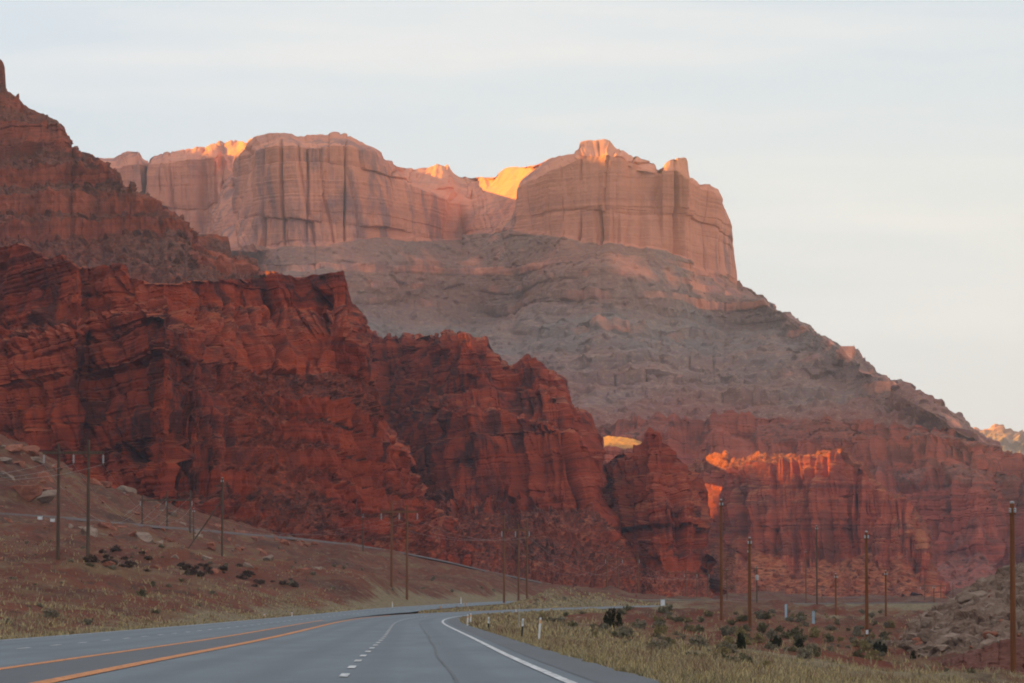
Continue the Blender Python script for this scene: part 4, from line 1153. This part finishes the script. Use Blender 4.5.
for k in range(115):
    px = rng.uniform(900, 1030); top = np.interp(px, [a for a, b in hl_crest], [b for a, b in hl_crest]); bot = np.interp(px, [a for a, b in hl_foot], [b for a, b in hl_foot])
    u = rng.uniform(0, 1) ** .8
    p = on_hill(px, top + 1 + (bot - 12 - top) * u)
    s = float(rng.lognormal(-1.2, .5))
    put_boulder(p[0], p[1], p[2] + .1 * s, s, 'small grey-tan stone among many strewn over the rubble hill', 'small stones on the rubble hill', red=rng.uniform() < .25)

# --- dark eroded bank under the hill
t = NT('dark_red_bank_soil', .95, .1)
M['bank'] = t.done(t.ramp(t.noise((.6, .6, 2.5), 5, .65), [(.3, (.07, .026, .02)), (.6, (.125, .05, .036)), (.8, (.18, .085, .06))]))
bk_c = [(940, 664), (950, 659), (962, 655), (972, 651), (985, 648), (1000, 644), (1024, 640), (1080, 634), (1200, 625)]
bk_f = [(940, 668), (962, 669), (990, 672), (1024, 676), (1200, 684)]
loft('bank', np.arange(940, 1200, .8), [(addY(bk_f, 8), [(940, 276), (1200, 272)], 1), (bk_f, [(940, 280), (1200, 276)], .4), (bk_c, [(940, 288), (1024, 290), (1200, 288)], .2)],
     M['bank'], cliff_disp(111, flute=.35, fl_s=2.5, crack=.3, cr_s=2, st_amp=.25, st_thick=.6, blk=.15, bw=1.5, bh=.8, rough=.35, rough_s=3, tal=.3, big=.6, big_s=12),
     [(5, .98, 1), (20, .8, 1), (40, 0, 1)], vstep=.8)


# --- boulders on the left slope: where lines of sight meet the ground
def on_ground(px, py, y0=250, y1=1000):
    y = np.linspace(y0, y1, 400)
    p = at(px, py, y)
    dlt = p[:, 2] - ground_z(p[:, 0], p[:, 1])
    k = np.argmax(dlt < 0)
    if dlt[k] >= 0: return None
    return np.array([p[k, 0], p[k, 1], float(ground_z(p[k, 0], p[k, 1]))])


left_named = [(12, 449, 1.75, 'large round red boulder high on the left slope'), (4, 462, 1.6, 'dark grey boulder at the left edge under the round red one'), (23, 437, 1.5, 'upper red boulder on the skyline of the left slope'), (20, 466, 1.1, 'orange block below the large round boulder'),
              (37, 462, 1.4, 'tan blocky boulder left of the two-pole frame'), (25, 497, 2.2, 'long slanting red boulder low on the left slope'), (42, 500, 1.5, 'pale slab beside the long slanting red boulder'), (4, 477, 1.5, 'pale boulder at the left edge of the slope'),
              (92, 482, 1.4, 'orange boulder right of the two-pole frame'), (122, 481, 1.4, 'pointed grey boulder under the cliff corner'), (128, 490, 1.3, 'reddish slab right of the pointed grey boulder'), (55, 470, 1.2, 'red block close behind the two-pole frame'), (78, 465, 1.3, 'low orange boulder between the legs of the two-pole frame')]
for px, py, s, lab in left_named:
    p = on_ground(px, py, 500)
    if p is None: continue
    put_boulder(p[0], p[1], p[2] + .3 * s, s * 1.45, lab, 'boulders on the left slope', red=not any(w in lab for w in ('grey', 'pale', 'tan')), stretch=1.7 if 'long' in lab else 1.15)
cnt = 0
while cnt < 140:
    px = rng.uniform(-5, 320); top = np.interp(px, [0, 60, 130, 200, 320], [440, 464, 496, 524, 545]); bot = np.interp(px, [0, 320], [560, 580])
    p = on_ground(px, top + (bot - top) * rng.uniform(0, 1) ** 2.3, 380)
    cnt += 1
    if p is None: continue
    s = float(rng.lognormal(-.3, .5))
    put_boulder(p[0], p[1], p[2] + .1 * s, s, 'small rock among many scattered over the left slope', 'small rocks on the left slope', red=rng.uniform() < .72)
p = on_ground(580, 617, 200, 600)
if p is not None: put_boulder(p[0], p[1], p[2], .55, 'pinkish boulder left of the round dark shrub', 'boulders on the flat right of the road', red=False)
p = on_ground(593, 628, 180, 500)
if p is not None: put_boulder(p[0], p[1], p[2], .5, 'low grey boulder in the grass below the round dark shrub', 'boulders on the flat right of the road', red=False)

# ------------------------------------------------------------------ shrubs
def leaf_cloud(seed, n, shape, leaf=0.10, clumps=26):
    r = np.random.default_rng(seed)
    cc = []
    while len(cc) < clumps:
        p = r.uniform(-1, 1, 3) * (1, 1, .5) + (0, 0, .5)
        if shape(p) <= 1: cc.append(p)
    cc = np.array(cc); rad = r.uniform(.16, .30, clumps)
    k = r.integers(0, clumps, n)
    d = r.normal(size=(n, 3)); d /= np.linalg.norm(d, axis=1, keepdims=True)
    ctr = cc[k] + d * (rad[k] * r.uniform(.35, 1.0, n) ** .5)[:, None]
    ctr[:, 2] = np.abs(ctr[:, 2])
    a = r.normal(size=(n, 3)); a /= np.linalg.norm(a, axis=1, keepdims=True)
    b = np.cross(a, r.normal(size=(n, 3))); b /= np.linalg.norm(b, axis=1, keepdims=True)
    s = leaf * r.uniform(.6, 1.4, n)[:, None]
    V = np.stack([ctr - a * s, ctr + b * s * .4, ctr + a * s, ctr - b * s * .4], 1).reshape(-1, 3)
    return V, np.arange(n * 4).reshape(n, 4), cc


def shrub_pair(seed, shape, n, leaf, clumps, mat, stem_mat):
    V, Fc, cc = leaf_cloud(seed, n, shape, leaf, clumps)
    fo = mesh_from('foliage', V, Fc, False); fo.materials.append(mat)
    Vs = []; Fs = []; k = 0
    for c_ in cc[::2]:
        base = np.array([c_[0] * .1, c_[1] * .1, -.1]); m_ = base * .4 + c_ * .6 + np.array([0, 0, -.05])
        me = tube_mesh('stem', [base, m_, c_], [.05, .03, .012], 5)
        v = np.array([q.co[:] for q in me.vertices]); f_ = [list(pq.vertices) for pq in me.polygons if len(pq.vertices) == 4]
        Vs.append(v); Fs.append(np.array(f_) + k); k += len(v)
        bpy.data.meshes.remove(me)
    st = mesh_from('stem', np.concatenate(Vs), np.concatenate(Fs), True); st.materials.append(stem_mat)
    return fo, st


def leaf_mat(name, a, b):
    t = NT(name, .8, .15)
    oi = t.n.new('ShaderNodeObjectInfo')
    gi = t.noise((5, 5, 5), 3, .7)
    c = t.ramp(gi, [(.35, a), (.65, b)])
    return t.done(c)


M['juniper'] = leaf_mat('dark_juniper_leaf', (.014, .017, .010), (.035, .038, .02))
M['sage'] = leaf_mat('grey_sage_leaf', (.14, .125, .085), (.25, .22, .155))
M['rabbit'] = leaf_mat('straw_brush_leaf', (.17, .135, .06), (.27, .215, .10))
M['greenbrush'] = leaf_mat('dull_green_brush_leaf', (.085, .08, .045), (.16, .145, .08))
M['darkbrush'] = leaf_mat('dark_brown_brush_leaf', (.045, .028, .02), (.085, .055, .038))
M['twig'] = simple('shrub_twig', (.09, .06, .045), .9)
dome = lambda p: (p[0] ** 2 + p[1] ** 2) / .75 + (p[2] - .35) ** 2 / .35
cone = lambda p: (p[0] ** 2 + p[1] ** 2) / max(.02, (.62 * (1.05 - p[2])) ** 2)
kinds = {
    'juniper': [shrub_pair(s, dome, 2600, .085, 26, M['juniper'], M['twig']) for s in (1, 2)],
    'cone': [shrub_pair(s, cone, 2400, .08, 26, M['juniper'], M['twig']) for s in (3,)],
    'sage': [shrub_pair(s, dome, 700, .12, 22, M['sage'], M['twig']) for s in (4, 5, 6)],
    'rabbit': [shrub_pair(s, dome, 800, .12, 22, M['rabbit'], M['twig']) for s in (7, 8)],
    'green': [shrub_pair(s, dome, 700, .12, 22, M['greenbrush'], M['twig']) for s in (9, 10)],
    'dark': [shrub_pair(s, dome, 700, .12, 22, M['darkbrush'], M['twig']) for s in (11, 12)]}


def shrub(kind, x, y, w, h, label, group):
    fo, st = kinds[kind][rng.integers(len(kinds[kind]))]
    root = empty('shrub', (x, y, float(ground_z(x, y)) - .05), rng.uniform(0, 6.28))
    root.scale = (w / 2, w / 2, h)
    tag(root, label, 'shrub', group)
    link('foliage', fo, None, root); link('stem', st, None, root)
    return root


for kind, px, py, w_px, h_px, lab in (
        ('juniper', 613, 630, 20, 19, 'round dark green shrub right of the marker posts'), ('cone', 740.5, 650, 15, 20, 'cone-shaped dark shrub at the foot of a tall brown pole'), ('juniper', 776, 648, 13, 13, 'dark ragged shrub right of the cone-shaped one'),
        ('juniper', 800, 648, 12, 8, 'low dark shrub midway between two tall poles'), ('juniper', 880, 653, 17, 12, 'dark shrub right of the pole with a small sign'), ('cone', 913, 661, 8, 10, 'small dark pointed shrub in front of the rubble hill'),
        ('green', 660, 627, 14, 7, 'low dull green bush beyond the roadside grass'), ('rabbit', 874, 660, 22, 9, 'straw yellow bush in front of the pole with a sign'), ('green', 634, 627, 12, 5, 'flat grey-green bush right of the round dark shrub'),
        ('sage', 790, 622, 10, 5, 'dark sage bush beside the left blue marker')):
    p = on_ground(px, py, 140, 700)
    if p is None: continue
    m_ = p[1] / F
    shrub(kind, p[0], p[1], w_px * m_, h_px * m_ * 1.1, lab, 'conspicuous shrubs on the flat')

GS = {'sage': ('grey sagebrush among many on the flat right of the road', 'sagebrush on the flat'), 'rabbit': ('straw-coloured brush among many on the flat right of the road', 'straw brush on the flat'), 'green': ('dull green brush among many on the flat right of the road', 'green brush on the flat')}
n_s = 0
while n_s < 265:
    px = rng.uniform(540, 1030); py = 611 + (44 if n_s < 200 else 66) * rng.uniform(0, 1) ** .9
    n_s += 1
    p = on_ground(px, py, 130, 900)
    if p is None: continue
    if px > 895 and p[1] > 270: continue
    if np.sum(np.abs(road_side(p[0:1], p[1:2])[0])) < 5: continue
    kind = rng.choice(['sage', 'rabbit', 'green'], p=[.5, .2, .3])
    w = rng.uniform(.35, 1.2) * (1.25 if p[1] > 300 else .8)
    shrub(kind, p[0], p[1], w, w * rng.uniform(.45, .7), *GS[kind])
GL = {'sage': ('grey sagebrush among many dotted over the left slope', 'sagebrush on the left slope'), 'green': ('dull green brush among many dotted over the left slope', 'green brush on the left slope')}
n_s = 0
while n_s < 75:
    px = rng.uniform(-10, 600); py = rng.uniform(540 if px < 400 else 575, 628 - px * .04)
    n_s += 1
    p = on_ground(px, py, 160, 900)
    if p is None: continue
    if road_side(p[0:1], p[1:2])[0][0] < 3: continue
    kind = rng.choice(['sage', 'green'], p=[.65, .35]); w = rng.uniform(.4, 1.3)
    shrub(kind, p[0], p[1], w, w * rng.uniform(.35, .6), *GL[kind])

for k in range(48):
    u = rng.uniform(0, 1)
    p = on_ground(95 + 215 * u + rng.normal(0, 6), 556 + 34 * u + rng.normal(0, 5), 160, 900)
    if p is None or road_side(p[0:1], p[1:2])[0][0] < 3: continue
    w = rng.uniform(.8, 2.0)
    shrub('dark', p[0], p[1], w, w * rng.uniform(.3, .45), 'dark low brush in the long dark band across the left slope', 'dark brush band on the left slope')

# ------------------------------------------------------------------ grass (nobody could count it)
def grass_blades(n, xf, yr, hgt, seed, wid=.012, dens=None):
    r = np.random.default_rng(seed)
    y = np.exp(r.uniform(math.log(yr[0]), math.log(yr[1]), n)); x = xf(y, r)
    d, _ = road_side(x, y)
    P = np.stack([x, y, 0 * x], -1)
    cl = fbm(P, (1.6, 2.4, 1), 3, .6, 4)
    keep_ = (d > .35) & (cl + fbm(P, (9, 16, 1), 2, .6, 14) * .6 + r.uniform(-.4, .4, n) > -.05)
    x, y, cl = x[keep_], y[keep_], cl[keep_]; n = len(x)
    z = ground_z(x, y)
    h = hgt * r.uniform(.5, 1.2, n) * (1 + .5 * np.clip(cl, -.6, 1))
    a = r.uniform(0, math.pi, n); ln = r.normal(0, .35, (n, 2)) * h[:, None]
    w = wid * (1 + y / 60)
    wx, wy = np.cos(a) * w, np.sin(a) * w * .3
    b = np.stack([x, y, z - .03], -1)
    o1 = np.stack([wx, wy, 0 * wx], -1)
    tip = b + np.stack([ln[:, 0], ln[:, 1], h], -1)
    mid = b + np.stack([ln[:, 0] * .35, ln[:, 1] * .35, h * .55], -1)
    V = np.stack([b - o1, b + o1, mid + o1 * .8, mid - o1 * .8, tip + o1 * .15, tip - o1 * .15], 1)
    idx = np.arange(n)[:, None] * 6
    Fc = np.concatenate([idx + [0, 1, 2, 3], idx + [3, 2, 4, 5]])
    tone = np.repeat(np.clip(.5 + .5 * cl + r.normal(0, .15, n), 0, 1), 6)
    return V.reshape(-1, 3), Fc, tone


t = NT('dry_grass_blades', .85, .15)
tone = t.math('ADD', t.attr('tone'), t.math('MULTIPLY', t.math('SUBTRACT', t.noise((.12, .06, .1), 4, .6), .5), 1.0))
M['grass'] = t.done(t.ramp(tone, [(.12, (.11, .095, .06)), (.38, (.21, .185, .115)), (.60, (.40, .32, .15)), (.8, (.25, .21, .14)), (.95, (.20, .125, .08))]))
parts = [grass_blades(170000, lambda y, r: cv('xr', y) + 1.3 + 30 * r.uniform(0, 1, len(y)) ** 1.4 * np.minimum(1, y / 130), (62, 210), .20, 1, .006),
         grass_blades(30000, lambda y, r: cv('xr', y) + 1.5 + 9 * r.uniform(0, 1, len(y)) ** 1.5, (200, 620), .30, 3, .01),
         grass_blades(20000, lambda y, r: cv('xl', y) - .6 - 11 * r.uniform(0, 1, len(y)) ** 1.6, (110, 560), .20, 2, .008),
         grass_blades(30000, lambda y, r: cv('xl', y) - 6 - (18 + y * .16) * r.uniform(0, 1, len(y)), (150, 620), .34, 7, .008),
         grass_blades(16000, lambda y, r: cv('xr', y) + 8 + (6 + y * .13) * r.uniform(0, 1, len(y)), (190, 620), .34, 8, .008),
         grass_blades(14000, lambda y, r: cv('xl', y) + 9.5 + (cv('xr', y) - 9.2 - cv('xl', y) - 9.6) * r.uniform(0, 1, len(y)), (440, 900), .3, 5)]
Vs = []; Fs = []; Ts = []; k = 0
for V, Fc, tn_ in parts:
    Vs.append(V); Fs.append(Fc + k); Ts.append(tn_); k += len(V)
gr_o = link('grass', mesh_from('grass', np.concatenate(Vs), np.concatenate(Fs), False, {'tone': np.concatenate(Ts)}), M['grass'])
tag(gr_o, 'dry straw-coloured grass along both sides of the highway', 'grass', kind='stuff')

# ------------------------------------------------------------------ air
HAZE = 0.000043
me = box_mesh('haze', (-4300, -420, -60), (3400, 7100, 720), 0)
hz = link('haze', me); tag(hz, 'thin blue-grey evening haze filling the valley', 'haze', kind='stuff')
hm = bpy.data.materials.new('valley_haze'); hm.use_nodes = True
nt = hm.node_tree; nt.nodes.clear()
o_ = nt.nodes.new('ShaderNodeOutputMaterial'); v_ = nt.nodes.new('ShaderNodeVolumePrincipled')
v_.inputs['Color'].default_value = (.66, .80, 1.0, 1); v_.inputs['Density'].default_value = HAZE; v_.inputs['Anisotropy'].default_value = 0.0
nt.links.new(v_.outputs[0], o_.inputs['Volume'])
me.materials.append(hm)

# ------------------------------------------------------------------ sky and sun
w = bpy.data.worlds.new('World'); scene.world = w; w.use_nodes = True
nt = w.node_tree; nt.nodes.clear(); N_ = nt.nodes.new; Lk = nt.links.new
out = N_('ShaderNodeOutputWorld'); bg = N_('ShaderNodeBackground'); Lk(bg.outputs[0], out.inputs[0])
sky = N_('ShaderNodeTexSky'); sky.sky_type = 'NISHITA'; sky.sun_disc = False
sky.sun_elevation = SUN_EL
az = math.atan2(sun_vec[0], sun_vec[1])          # clockwise from +Y
sky.sun_rotation = az
sky.air_density = 1.0; sky.dust_density = 2.0; sky.ozone_density = 1.0
tc = N_('ShaderNodeTexCoord'); sep = N_('ShaderNodeSeparateXYZ'); Lk(tc.outputs['Generated'], sep.inputs[0])


def wm(op, a, b=None):
    n = N_('ShaderNodeMath'); n.operation = op
    for k, v in enumerate((a, b)):
        if v is None: continue
        if hasattr(v, 'is_output'): Lk(v, n.inputs[k])
        else: n.inputs[k].default_value = v
    return n.outputs[0]


def wramp(f, stops):
    n = N_('ShaderNodeValToRGB'); Lk(f, n.inputs[0]); e = n.color_ramp.elements
    while len(e) < len(stops): e.new(.5)
    for k, (p, c) in enumerate(stops):
        e[k].position = p; e[k].color = (c, c, c, 1) if isinstance(c, (int, float)) else (*c, 1)
    return n.outputs[0]


def wmix(f, a, b):
    n = N_('ShaderNodeMix'); n.data_type = 'RGBA'
    for s, v in ((n.inputs[0], f), (n.inputs[6], a), (n.inputs[7], b)):
        if hasattr(v, 'is_output'): Lk(v, s)
        elif isinstance(v, (int, float)): s.default_value = v
        else: s.default_value = (*v, 1)
    return n.outputs[2]


# a high thin veil of cloud over the clear sky: pale grey-blue above, cream low down, with an added warm glow out of view, right and behind
K = 2.26
veil_lo = (0.865 * K, 0.835 * K, 0.865 * K)
veil_hi = (0.69 * K, 0.772 * K, 0.90 * K)
vc = wmix(wramp(sep.outputs[2], [(0.02, 0.0), (0.075, 0.35), (0.13, 1.0)]), veil_lo, veil_hi)
side = wramp(wm('ADD', wm('MULTIPLY', sep.outputs[0], 1.0), 0.5), [(0.36, 1.0), (0.46, .45), (0.62, 0.0)])
vc = wmix(wm('MULTIPLY', side, .8), vc, veil_hi)
back = wramp(wm('ADD', wm('ADD', wm('MULTIPLY', sep.outputs[1], -0.17), wm('MULTIPLY', sep.outputs[0], 0.46)), .5), [(0.60, 0.0), (0.95, 1.0)])
vc = wmix(back, vc, (1.75 * K, 1.46 * K, 1.28 * K))  # glow added to light the right-turned rock faces
dim = wramp(wm('ADD', wm('ADD', wm('MULTIPLY', sep.outputs[0], -0.45), wm('MULTIPLY', sep.outputs[1], -0.12)), .5), [(0.60, 0.0), (0.9, 1.0)])
vc = wmix(dim, vc, (0.24 * K, 0.27 * K, 0.32 * K))  # left sky darkened to shade the left-turned rock faces
vc = wmix(wramp(sep.outputs[2], [(0.30, 0.0), (0.75, 1.0)]), vc, (1.30 * K, 1.30 * K, 1.30 * K))
mp = N_('ShaderNodeMapping'); Lk(tc.outputs['Generated'], mp.inputs[0]); mp.inputs['Scale'].default_value = (5, 5, 48)
mp.inputs['Rotation'].default_value = (0, R(4), 0)
cn = N_('ShaderNodeTexNoise'); Lk(mp.outputs[0], cn.inputs['Vector']); cn.inputs['Scale'].default_value = 1.0; cn.inputs['Detail'].default_value = 5; cn.inputs['Roughness'].default_value = .55
vc = wmix(wramp(cn.outputs['Fac'], [(.50, 0.0), (.66, .85)]), vc, (0.875 * K, 0.87 * K, 0.92 * K))
col = wmix(0.86, sky.outputs[0], vc)
Lk(col, bg.inputs['Color']); bg.inputs['Strength'].default_value = 0.1

sl = bpy.data.lights.new('sun', 'SUN'); so = bpy.data.objects.new('sun', sl); COL.objects.link(so)
sl.energy = 4.0; sl.angle = R(0.5); sl.color = (1.0, 0.54, 0.012)
from mathutils import Vector
so.rotation_euler = Vector(sun_vec.tolist()).to_track_quat('Z', 'Y').to_euler()
so.location = (-300, 200, 300)

# ------------------------------------------------------------------ render settings
scene.view_settings.view_transform = 'Standard'
scene.view_settings.look = 'None'
scene.view_settings.exposure = 1.95
scene.view_settings.gamma = 1
scene.view_settings.use_curve_mapping = False
cy = scene.cycles
cy.use_denoising = True
cy.max_bounces = 5; cy.diffuse_bounces = 3; cy.volume_bounces = 1; cy.transparent_max_bounces = 4
cy.filter_width = 1.9
